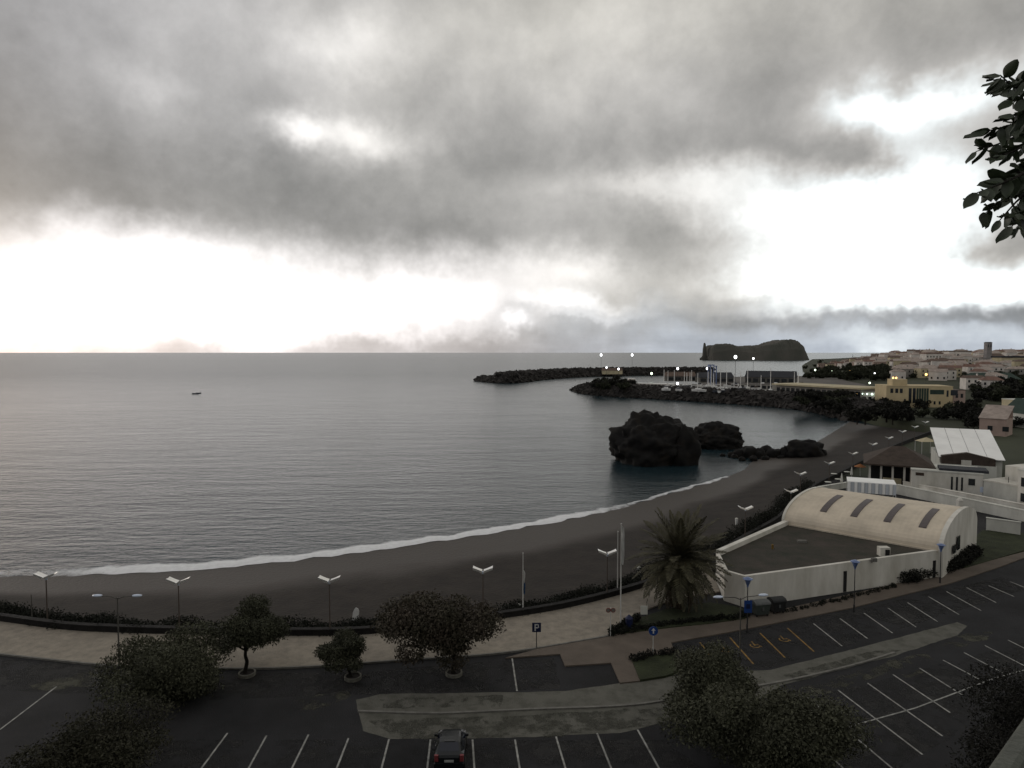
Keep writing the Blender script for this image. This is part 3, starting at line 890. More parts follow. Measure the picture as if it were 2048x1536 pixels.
# ------------------------------------------------------------------ date palm
def palm():
    base = P(1358,1218)
    t = thing('date_palm', 'stout date palm with drooping fronds on the dark planted bed', 'palm tree', base)
    H = 4.6
    mb = MB()
    pts, rad = [], []
    for i in range(15):
        z = -.1 + H*i/14
        pts.append((0.04*math.sin(z), 0, z)); rad.append(.42 + .05*(i%2) + (.12 if i > 11 else 0))
    mb.tube(pts, rad, 14).build('trunk', 'palm_bark', t, world=False)
    rng = random.Random(5)
    def frond(ln, arch, seed):
        r = random.Random(seed)
        mb = MB(); n = 34
        pts = []
        for i in range(n+1):
            s = i/n
            a = arch*s**1.3
            pts.append(Vector((ln*(s - .22*arch*s*s*.5), 0, -ln*.42*arch*s*s)))
        mb.tube(pts[::2], [.045*(1-.85*i/(n/2)) for i in range(n//2+1)], 4)
        for i in range(3, n+1):
            s = i/n
            L_ = ln*.17*math.sin(PI*min(1, .18+s*.8))**.7
            p = pts[i]
            tdir = (pts[i]-pts[i-1]).normalized()
            for sd in (-1, 1):
                for q in range(2):
                    d = (tdir*(.75+.2*r.random()) + Vector((0, sd*(.75+.2*r.random()), .28-.45*r.random()))).normalized()
                    o = p - tdir*q*ln/n*.5
                    e = o + d*L_*(.8+.35*r.random()); e.z -= .06*L_
                    w = tdir.cross(d).cross(d).normalized()*.05
                    mid_ = o.lerp(e, .5)
                    mb.add([o, mid_+w, e, mid_-w], [(0,1,2,3)])
        return mb
    kinds = []
    for k, (arch, m) in enumerate([(.35,'frond'),(.6,'frond'),(.9,'frond'),(1.25,'frond'),(1.7,'frond_dry'),(2.3,'frond_dry')]):
        me = bpy.data.meshes.new('frond')
        mb = frond(4.9 if k < 4 else 4.2, arch, 40+k)
        me.from_pydata([tuple(p) for p in mb.v], [], mb.f); me.materials.append(M[m])
        kinds.append(me)
    i = 0
    for ring, (cnt, pitch, k) in enumerate([(7,72,0),(11,52,1),(14,33,1),(15,14,2),(16,-6,2),(16,-22,3),(12,-36,4)]):
        for j in range(cnt):
            o = bpy.data.objects.new('frond', kinds[k]); COL.objects.link(o); o.parent = t
            o.location = (0, 0, H + .25 - ring*.05)
            az = 2*PI*(j + .37*ring + rng.uniform(-.2,.2))/cnt
            o.rotation_euler = (rng.uniform(-.25,.25), -math.radians(pitch + rng.uniform(-7,7)), az)
            s = rng.uniform(.86,1.1); o.scale = (s,s,s)
            i += 1
    for (a, b_) in ((-.5,-1.3), (.9,-1.2), (.3,-1.7)):
        mb = MB(); r = random.Random(int(a*100)+7)
        limb(mb, (0,0,H), (a*.6,b_*.6,H-.2), .04, .03, r)
        for q in range(60):
            mb.ball((a*.75+r.gauss(0,.2), b_*.65+r.gauss(0,.15), H-.55+r.gauss(0,.25)), .07, 5, 4)
        mb.build('date_cluster', 'dates', t, world=False)['kind'] = 'stuff'
palm()

# ------------------------------------------------------------------ land behind the beach, rising to the town
COAST = [(96,40),(124,58.5),(148,78),(171,98),(206,131),(280,143),(330,152),(420,200),(600,270),(800,350),(1000,430),(1400,600),(2600,1150)]
def coast_x(y):
    return float(np.interp(y, [c[0] for c in COAST], [c[1] for c in COAST]))
def sstep(t):
    t = min(1, max(0, t)); return t*t*(3-2*t)
def land_z(x, y):
    zl = 4.4 if y < 300 else 4.4 + 17.0*min(1, (y-300)/520)
    e = sstep((x - coast_x(y))/(.16*y)) if y > 260 else 1.0
    return 3.4 + (zl-3.4)*e + (.8*mnoise.noise(Vector((x*.01, y*.01, 2))) if y > 300 else -.12)
def on_land(px, py):
    d = ray(px, py)
    lo = None
    y = 95.0
    while y < 2600:
        t = y/d.y
        p = Vector((d.x*t, y, CAMZ + d.z*t))
        if p.z <= land_z(p.x, y): return Vector((p.x, y, land_z(p.x, y)))
        y *= 1.004
    return Vector((d.x*900/d.y, 900, land_z(d.x*900/d.y, 900)))
def make_land():
    ys = [96*1.035**k for k in range(96)]
    vs_, f = [], []
    K = 48
    for y in ys:
        c = coast_x(y)
        for k in range(K+1):
            s = k/K
            x = c + (s**1.6)*(1.6*y+60)
            vs_.append((x, y, land_z(x, y) if k else -1.0))
    for j in range(len(ys)-1):
        for k in range(K): f.append((j*(K+1)+k, j*(K+1)+k+1, (j+1)*(K+1)+k+1, (j+1)*(K+1)+k))
    me = bpy.data.meshes.new('land'); me.from_pydata(vs_, [], f)
    struct(link('land', me, 'land', smooth=True))
make_land()

# ------------------------------------------------------------------ rocks and islet
def rock(name, label, px0, px1, py_top, py_base, seed, depth=.8, rough=.32, group=None, z0=0.0, sub=5, m='rock', stretch_top=1.0):
    """a lump of rock standing in the water: pixel extent gives its width and height at the distance of its waterline"""
    a, b = P(px0, py_base, z0), P(px1, py_base, z0)
    y = a.y
    w = b.x-a.x
    c = Vector(((a.x+b.x)/2, y + w*depth*.25, z0))
    h = (py_base-py_top)*y/FPX*1.02
    import bmesh
    bm = bmesh.new(); bmesh.ops.create_icosphere(bm, subdivisions=sub, radius=1)
    for v in bm.verts:
        n = v.co.normalized()
        q = n*1.3 + Vector((seed*3.1, seed*1.7, 0))
        cd = mnoise.voronoi(q*3.2)[0]; ce = mnoise.voronoi(q*7.5)[0]
        r = 1 + rough*mnoise.fractal(q*1.1, .9, 2.1, 6) + .22*(.45-cd[0]) + .10*(.4-ce[0]) + .05*mnoise.noise(q*14)
        p = n*r
        z = p.z
        zz = (z*.72+.28)
        v.co = Vector((p.x*w*.5, p.y*w*.5*depth, zz*h))
    me = bpy.data.meshes.new(name); bm.to_mesh(me); bm.free()
    o = link(name, me, m, None, smooth=True)
    o.location = c
    return tag(o, label, 'rock', group)
rock('sea_rock', 'huge black lava rock standing in the water off the beach', 1224, 1398, 832, 928, 3.3, .85, .20)
rock('sea_rock', 'second black lava rock with level top behind the huge one', 1378, 1492, 850, 897, 8.1, .7, .22)
rock('sea_rock', 'rounded black rock at the far end of the row, on the sand', 1578, 1655, 880, 918, 5.2, .7, .26, z0=.2, sub=4)
rock('sea_rock', 'black hump beside the huge lava rock, on its beach side', 1335, 1402, 850, 930, 12.0, .8, .3, sub=4)
rng = random.Random(77)
for i, (x0, x1, t, bs) in enumerate([(1482,1520,893,915),(1519,1552,892,913),(1548,1590,898,914),(1500,1516,912,922),(1462,1478,909,916),(1524,1540,912,920),(1555,1570,911,918),(1478,1492,914,921),(1440,1452,907,912),(1640,1656,900,918),(1508,1534,898,916),(1536,1562,896,915),(1562,1588,892,916),(1468,1496,898,914),(1456,1470,904,914)]):
    rock('small_rock', 'small black rock in the low row between the big rocks and the sand', x0, x1, t, bs, 20+i*1.7, .8, .3, 'small rocks at the water edge', z0=.05, sub=3)

def islet():
    y = 2520.0
    k = y/FPX
    prof = [(1401,716),(1404,712),(1406,690),(1408,685.5),(1410,690),(1411,712),(1415,713),(1416.5,694),(1422,691),(1436,691),(1440,689),(1452,688),(1460,692),(1480,694),(1498,693),(1506,691),(1520,690),(1530,689),(1540,686),(1556,682),(1568,680.5),(1578,682),(1586,686),(1594,691),(1600,700),(1603,708),(1602,717),(1602,721)]
    cols = np.linspace(1400, 1603, 150)
    xs = [p[0] for p in prof]; ys_ = [p[1] for p in prof]
    D = 15
    vs_, f = [], []
    for i, cx in enumerate(cols):
        top = PD(cx, float(np.interp(cx, xs, ys_)), y).z
        X = (cx-1024)*k
        hw = 130*math.sqrt(max(.02, 1-((cx-1510)/108)**2)) if cx > 1413 else 9
        top *= 1 + .05*mnoise.noise(Vector((cx*.4, 0, 0))) + .04*mnoise.noise(Vector((cx*1.3, 2, 0)))
        for j in range(D+1):
            t = j/D
            yy = y - hw + 2*hw*t
            prof_h = min(1, (math.sin(PI*t)*1.9))**.6 if 0 < j < D else 0
            nz = 1 + .34*mnoise.noise(Vector((X*.02, yy*.02, 4)))*(1 if 3 < j < D-3 else .6)
            z = max(-1, top*prof_h*(nz if j != D//2 else 1))
            z = min(z, top*1.03)
            vs_.append((X + 4*mnoise.noise(Vector((X*.03, yy*.03, z*.05))), yy, z - (1.5 if j in (0, D) else 0)))
    for i in range(len(cols)-1):
        for j in range(D): f.append((i*(D+1)+j, (i+1)*(D+1)+j, (i+1)*(D+1)+j+1, i*(D+1)+j+1))
    me = bpy.data.meshes.new('islet'); me.from_pydata(vs_, [], f)
    tag(link('islet', me, 'islet', smooth=False), 'dark rocky islet with a needle stack out at sea', 'islet')
islet()

# ------------------------------------------------------------------ breakwaters of piled boulders
def breakwater(label, line, height, width, n, bs, seed, both=True, hscale=None):
    """line: water line points (near side); boulders piled on a mound behind it"""
    rng = random.Random(seed)
    line = resample(line, 60)
    nr = normals2(line)
    if nr[30].dot(Vector((line[30].x, line[30].y, 0))) < 0: nr = [-q for q in nr]
    t = thing('breakwater', label, 'breakwater', line[0])
    prof = [(0,-.6),(.0,.3),(width*.30,height*.86),(width*.45,height*.95),(width*.7,height*.95),(width,-.6)]
    def hs(i): return 1.0 if hscale is None else hscale(i/59)
    mb = MB(); k = len(prof); v = []
    for i, (p, q) in enumerate(zip(line, nr)):
        for o, z in prof:
            c = p+q*(o+.6); v.append((c.x, c.y, z*hs(i) if z > 0 else z))
    f = [(i*k+j, i*k+j+1, (i+1)*k+j+1, (i+1)*k+j) for i in range(59) for j in range(k-1)]
    f += [tuple(range(k)), tuple(59*k+j for j in range(k-1,-1,-1))]
    mb.add(v, f).build('core', 'rubble', t)
    mb = MB()
    base = [(-1,-1,-1),(1,-1,-1),(1,1,-1),(-1,1,-1),(-.8,-.8,1),(.8,-.8,1),(.8,.8,1),(-.8,.8,1)]
    for _ in range(n):
        i = rng.randrange(0, 59); u = rng.random()
        p = line[i].lerp(line[i+1], u); q = nr[i]
        s = rng.random()**.8
        if s < .72:
            o = width*.34*s/.72; z = height*.9*s/.72
        else:
            o = width*(.34 + .5*(s-.72)/.28); z = height*.95
        z *= hs(i)
        c = p + q*o; r = bs*rng.uniform(.55,1.25)
        rot = Matrix.Rotation(rng.uniform(0,6.28), 3, Vector((rng.gauss(0,1), rng.gauss(0,1), rng.gauss(0,1))).normalized())
        sc = Vector((rng.uniform(.6,1.1), rng.uniform(.6,1.1), rng.uniform(.5,.9)))*r
        vv = []
        for b in base:
            w = Vector(b)*rng.uniform(.75,1.1)
            w = rot @ Vector((w.x*sc.x, w.y*sc.y, w.z*sc.z))
            vv.append((c.x+w.x, c.y+w.y, max(z+w.z*.8, -1)))
        mb.add(vv, [(0,3,2,1),(4,5,6,7),(0,1,5,4),(1,2,6,5),(2,3,7,6),(3,0,4,7)])
    o = mb.build('boulders', 'rubble', t); o['kind'] = 'stuff'
    return line, nr
inner_px = [(1141,780),(1165,788),(1230,794),(1300,798),(1400,804),(1500,811),(1580,818),(1640,828),(1690,842)]
in_line, in_nr = breakwater('long inner breakwater of dark boulders between the bay and the marina', pix(inner_px, 0), 6.6, 24, 2600, 1.6, 91,
                            hscale=lambda t: .55+.45*sstep(t*7))
outer_px = [(946,762),(1000,767),(1046,765),(1110,758),(1200,753),(1330,751),(1430,751)]
breakwater('outer breakwater of boulders reaching into the open sea beyond the marina', pix(outer_px, 0), 9.0, 26, 1900, 2.1, 92,
           hscale=lambda t: .5+.5*sstep(t*5))

# quay behind the inner breakwater
QZ = 5.2
qn = [in_line[i]+in_nr[i]*13 for i in range(9, 60, 3)]
qf = [P(1700,812,QZ), P(1800,800,QZ), P(1690,752,QZ), P(1500,752,QZ), P(1420,757,QZ), P(1400,768,QZ), P(1255,770,QZ)]
g = MB(); g.prism([(p.x,p.y) for p in qn+qf], -1, QZ); struct(g.build('quay', 'quay'))

# ------------------------------------------------------------------ vaulted hall
def hall():
    ZT = 7.4
    A, B, C, D = P(1490,1153,ZT), P(1432,1106,ZT), P(1568,1046,ZT), P(1876,1101,ZT)
    A2 = P(1449,1141,ZT)
    t = thing('vaulted_hall', 'white walled hall with a cream barrel-vault roof and dark flat roof', 'building', (A.x, A.y, LOT))
    E = D + (D-A).normalized()*.4
    poly = [A, A2, B, C, D]
    # walls as slabs following the outline
    def slab(p, q, th, z0, z1, name, m='wall_white'):
        d = (q-p); d.z = 0; d.normalize(); n = Vector((-d.y, d.x, 0))
        c = (A+B+C+D)/4
        if n.dot(c-p) < 0: n = -n
        mb = MB(); mb.prism([(w.x,w.y) for w in (p, q, q+n*th, p+n*th)], z0, z1)
        return mb.build(name, m, t)
    slab(A, D, .35, LOT-.2, ZT+.02, 'front_wall')
    slab(A2, A, .35, LOT-.2, ZT, 'side_wall'); slab(B, A2, .35, LOT-.2, ZT, 'side_wall')
    # parapets of unequal height: pale coping along the seaward side
    slab(C, B, .55, LOT-.2, ZT+.35, 'parapet')
    cen = (A+B+C+D)/4
    roofp = [p + (cen-p)*.02 for p in poly]
    MB().prism([(p.x,p.y) for p in roofp], ZT-.4, ZT-.14).build('flat_roof', 'flat_roof', t)
    # barrel vault: springs from the line C-D, axis parallel to it
    ax = (D-C); L_ = ax.length; ax.normalize()
    nn = Vector((-ax.y, ax.x, 0))
    if nn.dot(Vector((.68,.73,0))) < 0: nn = -nn
    W, RISE = 8.3, 2.9
    SEG = 28
    z_sp = ZT-.05
    def arc(k):
        a = PI*k/SEG
        return (W - W*math.cos(a), RISE*math.sin(a)**.9)
    # shell with thickness
    mb = MB(); v = []; f = []
    NX = 60
    for i in range(NX+1):
        o = C + ax*(L_*i/NX)
        for k in range(SEG+1):
            s, h = arc(k)
            rib = .018 if i % 2 else 0
            p = o + nn*s; v.append((p.x, p.y, z_sp + h + rib))
    for i in range(NX):
        for k in range(SEG):
            a = i*(SEG+1)+k
            f.append((a, a+1, a+SEG+2, a+SEG+1))
    mb.add(v, f); vault = mb.build('vault_roof', 'vault', t, smooth=False)
    # eave shadow board under the vault edge, over the flat roof
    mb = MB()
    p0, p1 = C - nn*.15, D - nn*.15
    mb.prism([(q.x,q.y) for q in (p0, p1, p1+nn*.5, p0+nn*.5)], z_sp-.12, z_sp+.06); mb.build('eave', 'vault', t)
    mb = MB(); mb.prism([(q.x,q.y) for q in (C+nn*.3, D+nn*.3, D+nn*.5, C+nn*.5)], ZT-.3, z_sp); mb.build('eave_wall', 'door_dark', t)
    # gable walls
    def gable(o, th, name, up=.28):
        mb = MB(); v = []
        pts = [(0, LOT-.2-z_sp)] + [(arc(k)[0], arc(k)[1]+up) for k in range(SEG+1)] + [(2*W, LOT-.2-z_sp)]
        n = len(pts)
        for q in (0, th):
            for s, h in pts:
                p = o + ax*q + nn*s; v.append((p.x, p.y, z_sp+h))
        mb.add(v, [tuple(range(n)), tuple(range(2*n-1, n-1, -1))] + [(i, i+n, (i+1)%n+n, (i+1)%n) for i in range(n)])
        return mb.build(name, 'wall_white', t)
    gable(D, .45, 'gable_wall', .12); gable(C - ax*.3, .3, 'gable_wall', .12)
    # back wall
    mb = MB(); q0, q1 = C+nn*2*W, D+nn*2*W
    mb.prism([(q.x,q.y) for q in (q0, q1, q1+nn*.3, q0+nn*.3)], LOT-.2, z_sp+.1); mb.build('back_wall', 'wall_white', t)
    # roof-light strips
    for frac in (.245, .455, .67, .885):
        mb = MB(); v = []; f = []
        k0, k1 = 5.6, 12.8
        for k in np.linspace(k0, k1, 12):
            s, h = arc(k)
            for sd in (-.36, .36):
                p = C + ax*(L_*frac + sd) + nn*s
                v.append((p.x, p.y, z_sp+h+.09)); v.append((p.x, p.y, z_sp+h-.05))
        for i in range(11):
            a = i*4
            f += [(a, a+2, a+6, a+4), (a+1, a, a+4, a+5), (a+2, a+3, a+7, a+6)]
        f += [(0,1,3,2), (46,47,45,44)]
        mb.add(v, f).build('roof_light', 'skylight', t)
    # doors / openings on the front wall and gable
    T, ln = frame2((A.x, A.y, LOT), (D.x, D.y, LOT))
    def panel(px, py, w, h, name, m):
        # distance along the front wall where the photo's column meets it
        d = ray(px, py); best = min(np.linspace(0, ln, 400), key=lambda s: abs((T@Vector((s,0,0))).x/(T@Vector((s,0,0))).y - d.x/d.y))
        MB().box(best-w/2, best+w/2, -.05, .02, .05, h, T).build(name, m, t)
    panel(1690,1170,.38,2.1,'doorway','door_dark')
    panel(1868,1140,.38,1.9,'doorway','door_dark')
    # drainage pipes and the small plant box on the flat roof
    MB().box(-.5,.5,-.35,.35,-.2,.75, Matrix.Translation(P(1767,1108,ZT))).build('roof_hatch','wall_white', t)
    MB().box(-.02,.42,-.40,-.33,-.05,.55, Matrix.Translation(P(1767,1108,ZT))).build('hatch_louvre','door_dark', t)
    MB().tube([P(1545,1098,ZT-.15), P(1545,1098,ZT-.15)+Vector((0,0,.5))], .12, 8).build('roof_vent','dates', t)
    MB().box(-.5,.5,-.15,.15,-.16,.1, Matrix.Translation(P(1604,1082,ZT))).build('roof_slab','kerb', t)
    MB().box(-.25,.25,-.15,.15,-.16,.2, Matrix.Translation(P(1748,1120,ZT))).build('roof_slab','kerb', t)
    # rain streaks are part of the wall paint; gable windows
    for s, h in ((4.2, .9), (6.2, 1.5)):
        p = D + ax*.62 + nn*s
        T2 = Matrix(((nn.x, ax.x, 0, p.x), (nn.y, ax.y, 0, p.y), (0,0,1,z_sp-1.0), (0,0,0,1)))
        MB().box(-.5,.5,-.05,.04,0,h, T2).build('window','glass', t)
hall()

# ------------------------------------------------------------------ restaurant terrace behind the hall
G2 = 4.5
def block(name, label, cat, a, b, depth, h, wall, z=G2, roof='flat', rm='wall_grey', over=.25, group=None, loc=None):
    """building whose front foot runs between photo points a and b at height z"""
    p, q = (P(*a, z), P(*b, z)) if loc is None else loc
    T, ln = frame2(p, q)
    t = thing(name, label, cat, p, 0, group)
    MB().box(0, ln, 0, depth, -.3, h, T).build('wall', wall, t)
    if roof == 'flat':
        MB().box(-.08, ln+.08, -.08, depth+.08, h, h+.22, T).build('roof', rm, t)
    elif roof == 'gable':
        mb = MB(); r = depth*.28
        v = [(-over,-over,h),(ln+over,-over,h),(ln+over,depth+over,h),(-over,depth+over,h),(-over,depth/2,h+r),(ln+over,depth/2,h+r)]
        mb.add([T@Vector(w) for w in v], [(0,1,5,4),(3,4,5,2),(0,4,3),(1,2,5),(0,3,2,1)]).build('roof', rm, t)
    elif roof == 'hip':
        mb = MB(); r = depth*.33; e = min(ln,depth)*.42
        v = [(-over,-over,h),(ln+over,-over,h),(ln+over,depth+over,h),(-over,depth+over,h),(e,depth/2,h+r),(ln-e,depth/2,h+r)]
        mb.add([T@Vector(w) for w in v], [(0,1,5,4),(3,4,5,2),(0,4,3),(1,2,5),(0,3,2,1)]).build('roof', rm, t)
    elif roof == 'shed':
        mb = MB(); r = depth*.42
        v = [(-over,-over,h),(ln+over,-over,h),(ln+over,depth+over,h+r),(-over,depth+over,h+r)]
        v += [(x,y_,z_+.14) for x,y_,z_ in v]
        mb.add([T@Vector(w) for w in v], [(0,3,2,1),(4,5,6,7),(0,1,5,4),(1,2,6,5),(2,3,7,6),(3,0,4,7)]).build('roof', rm, t)
        MB().add([T@Vector(w) for w in ((0,depth-.05,0),(ln,depth-.05,0),(ln,depth-.05,h+r*.97),(0,depth-.05,h+r*.97))], [(0,1,2,3)]).build('rear_wall', wall, t)
    return t, T, ln
def win(t, T, x0, x1, z0, z1, name='window', m='glass', proud=.03, frame=None):
    o = MB().box(x0, x1, -proud, .05, z0, z1, T).build(name, m, t)
    if frame:
        w = .07
        for za, zb in ((z0-w, z0), (z1, z1+w)): MB().box(x0-w, x1+w, -proud-.03, -proud+.02, za, zb, T).build('frame_bar', frame, o)
    return o

t, T, ln = block('restaurant', 'low white restaurant annexe with three slit windows behind the vaulted hall', 'building', (1822,984), (1965,996), 8, 3.7, 'wall_white', roof='flat', rm='wall_grey')
for x in (5.6, 6.3, 7.0): win(t, T, x, x+.28, .9, 3.1, m='glass')
win(t, T, 8.0, 8.9, 1.9, 3.0, frame='wall_grey'); win(t, T, 9.6, 10.2, .9, 1.8, 'notice_board', 'head_grey')
win(t, T, .6, 1.8, 2.9, 3.4, 'vent', 'timber')
MB().box(4.0, 10.8, .6, 4.6, 3.9, 4.3, T).build('low_roof', 'roof_dark', t)
MB().box(.4, 2.6, -1.2, -.2, -.1, .75, T).build('counter', 'wall_white', t)

t, T, ln = block('restaurant_wing', 'white side wing with a window in its upper wall, on the terrace', 'building', (1966,997), (2040,1012), 9, 2.9, 'wall_grey', roof='flat', rm='wall_white')
MB().box(1.2, 8, 3.2, 8.6, 3.1, 5.4, T).build('upper_wall', 'wall_white', t)
o = MB().box(5.0, 5.8, 3.14, 3.3, 3.3, 4.5, T).build('window', 'glass', t)
MB().tube([T@Vector((3.2,1,2.9)), T@Vector((3.2,1,4.0))], .05, 6).build('antenna', 'dark_steel', t)
t, T, ln = block('end_house', 'tall white end house with two dark windows beside the terrace', 'building', (2034,1013), (2110,1030), 8, 5.6, 'wall_white', roof='flat', rm='wall_grey')
win(t, T, .5, 2.0, .9, 2.2, frame='wall_white'); win(t, T, .5, 2.0, 3.2, 4.6, frame='wall_white')

# terrace walls between the hall and the restaurant
def low_wall(label, a, b, z, h, th, m='wall_grey', name='terrace_wall'):
    p, q = P(*a, z), P(*b, z)
    T, ln = frame2(p, q)
    t = thing(name, label, 'wall', p)
    MB().box(0, ln, 0, th, -(z-LOT)-.3, h, T).build('masonry', m, t)
    MB().box(-.05, ln+.05, -.06, th+.06, h, h+.1, T).build('coping', m, t)
    return t, T, ln
low_wall('long grey terrace parapet with pipe vent behind the vault', (1792,988), (2060,1046), LOT, 1.5, .6)
low_wall('upper white terrace parapet at the foot of the restaurant', (1806,972), (2060,1022), LOT+.6, .7, .5, 'wall_white')
low_wall('short white garden wall between the hall gable and the grass', (1972,1062), (2040,1072), LOT, 1.7, .35, 'wall_grey', 'garden_wall')
low_wall('grey stub wall at the seaward end of the terrace', (1640,985), (1700,975), LOT, .9, .4, 'wall_grey')
v0 = P(1919,1022,LOT)
t = thing('pipe_vent', 'white capped vent standing in the terrace parapet', 'vent', v0)
MB().box(-.35,.35,-.3,.3,0,1.6, Matrix.Translation(v0)).build('shaft','wall_white',t)
MB().tube([v0+Vector((0,-.0,1.6)), v0+Vector((0,0,1.95))], [.42,.25], 10).build('cap','wall_white',t)

# striped awning pavilion
p, q = P(1694,1000,LOT), P(1792,1008,LOT)
T, ln = frame2(p, q)
t = thing('awning', 'white flat canopy with a pale striped skirt behind the vault', 'awning', p)
mb = MB(); mb.box(0, ln, 0, 4.2, 2.9, 3.05, T)
mb.build('canopy', 'tent_white', t)
for i in range(14):
    x0 = ln*i/14
    MB().box(x0+.02, x0+ln/14-.02, -.06-.05*(i%2), -.01, 1.35, 2.96, T).build('skirt_panel', 'tent_blue' if i % 2 else 'tent_white', t)
for x in (.05, ln-.05):
    for y in (.1, 4.1): MB().tube([T@Vector((x,y,0)), T@Vector((x,y,2.95))], .05, 6).build('post', 'pole_white', t)

# open pavilion with brown hip roof on white columns
p, q = P(1735,972,LOT), P(1860,982,LOT)
T, ln = frame2(p, q)
t = thing('pavilion', 'open pavilion with broad brown hip roof on white columns', 'pavilion', p)
DEP, HE = 11.0, 4.1
MB().box(.1, ln-.1, .1, DEP, -.3, .25, T).build('floor', 'kerb', t)
for x in np.linspace(.3, ln-.3, 6): MB().box(x-.16, x+.16, .2, .5, .2, HE, T).build('column', 'wall_white', t)
MB().box(.3, ln-.2, 2.6, 2.9, .2, HE-.1, T).build('rear_wall', 'door_dark', t)
MB().box(2.4, 5.2, 1.3, 1.5, .2, 1.5, T).build('counter', 'house_cream', t)
MB().box(ln-1.9, ln-.1, .15, .45, .2, HE, T).build('end_wall', 'wall_grey', t)
mb = MB(); o_ = .7; r = 2.6
v = [(-o_,-o_,HE),(ln+o_,-o_,HE),(ln+o_,DEP+o_,HE),(-o_,DEP+o_,HE),(ln*.42,DEP/2,HE+r),(ln*.62,DEP/2,HE+r)]
v += [(x,y_,HE-.25) for x,y_,_ in v[:4]]
mb.add([T@Vector(w) for w in v], [(0,1,5,4),(3,4,5,2),(0,4,3),(1,2,5),(0,6,7,1),(1,7,8,2),(2,8,9,3),(3,9,6,0),(6,9,8,7)]).build('roof', 'roof_brown', t)

# big white marquee roof with brown gable porch
p, q = P(1876,948,LOT), P(2010,957,LOT)
T, ln = frame2(p, q)
t = thing('marquee_hall', 'large white pitched marquee roof with dark seams beside the pavilion', 'marquee', p)
MB().box(.3, ln-.3, 1.0, 15, -.3, 3.4, T).build('wall', 'wall_grey', t)
NP = 4
for i in range(NP):
    x0, x1 = ln*i/NP, ln*(i+1)/NP
    mb = MB(); v = [(x0+.04+.0,0,3.3),(x1-.04,0,3.3),(x1-.04,15.5,7.4),(x0+.04,15.5,7.4)]
    v += [(a,b_,c+.12) for a,b_,c in v]
    mb.add([T@Vector(w) for w in v], [(0,3,2,1),(4,5,6,7),(0,1,5,4),(1,2,6,5),(2,3,7,6),(3,0,4,7)]).build('roof_panel', 'tent_white', t)
MB().add([T@Vector(w) for w in ((0,.1,3.22),(ln,.1,3.22),(ln,15.4,7.32),(0,15.4,7.32))], [(0,1,2,3)]).build('purlin_sheet', 'roof_dark', t)
t2 = thing('porch', 'brown timber gable porch in front of the white marquee roof', 'porch', p)
mb = MB(); v = [(.4,-.8,2.2),(9.0,-.8,2.2),(9.0,-.8,3.5),(4.6,-.8,4.5),(.4,-.8,3.7)]
v += [(a,b_+1.4,c) for a,b_,c in v]
mb.add([T@Vector(w) for w in v], [(4,3,2,1,0),(5,6,7,8,9)]+[(i,(i+1)%5,(i+1)%5+5,i+5) for i in range(5)]).build('gable', 'roof_brown', t2)
MB().box(.2, 9.2, -.9, .5, -.3, 2.2, T).build('wall', 'wall_grey', t2)
MB().box(3.6, 5.2, -1.0, -.8, 1.6, 3.1, T).build('notice', 'wall_white', t2)

# small beige sun canopy and orange parasol
p = P(1852,908,LOT)
t = thing('sun_canopy', 'small beige canopy on posts beyond the pavilion roof', 'canopy', p)
mb = MB(); mb.add([p+Vector(v) for v in ((-1.9,-1.4,3.0),(1.9,-1.4,3.0),(1.9,1.4,3.0),(-1.9,1.4,3.0),(0,0,3.9))], [(0,1,4),(1,2,4),(2,3,4),(3,0,4),(3,2,1,0)]).build('cover','house_cream',t)
for a in (-1.8,1.8):
    for b_ in (-1.3,1.3): MB().tube([p+Vector((a,b_,0)), p+Vector((a,b_,3.0))], .06, 6).build('post','pole_white',t)
p = P(1720,952,LOT)
t = thing('parasol', 'small orange parasol on the terrace beside the pavilion', 'parasol', p)
MB().tube([p, p+Vector((0,0,2.2))], .04, 6).build('pole','pole_white',t)
mb = MB(); n = 8
mb.add([p+Vector((1.1*math.cos(2*PI*i/n), 1.1*math.sin(2*PI*i/n), 1.8)) for i in range(n)]+[p+Vector((0,0,2.35))], [(i,(i+1)%n,n) for i in range(n)]+[tuple(range(n-1,-1,-1))]).build('canopy','orange',t)

# cafe tables and folded parasols on the seaward end of the terrace
for k, (px, py) in enumerate(((1656,972),(1676,966),(1668,955),(1694,951))):
    p = P(px, py, LOT)
    t = thing('cafe_table', 'round grey cafe table on the terrace beside the stub wall', 'table', p, 0, 'cafe tables on the terrace')
    MB().tube([(0,0,.70),(0,0,.75)], .55, 14).build('table_top','wall_grey',t,world=False)
    MB().tube([(0,0,0),(0,0,.72)], .05, 6).build('leg','dark_steel',t,world=False)
    MB().tube([(0,0,-.12),(0,0,.04)], [.3,.26], 10).build('base','dark_steel',t,world=False)
for k, (px, py) in enumerate(((1683,976),(1703,962))):
    p = P(px, py, LOT)
    t = thing('folded_parasol', 'folded pale parasol standing between the cafe tables', 'parasol', p, 0, 'folded parasols on the terrace')
    MB().tube([(0,0,-.1),(0,0,2.6)], .035, 6).build('pole','pole_white',t,world=False)
    MB().tube([(0,0,1.1),(0,0,1.3),(0,0,2.2),(0,0,2.62)], [.20,.24,.13,.03], 8).build('folded_canopy','wall_grey',t,world=False)

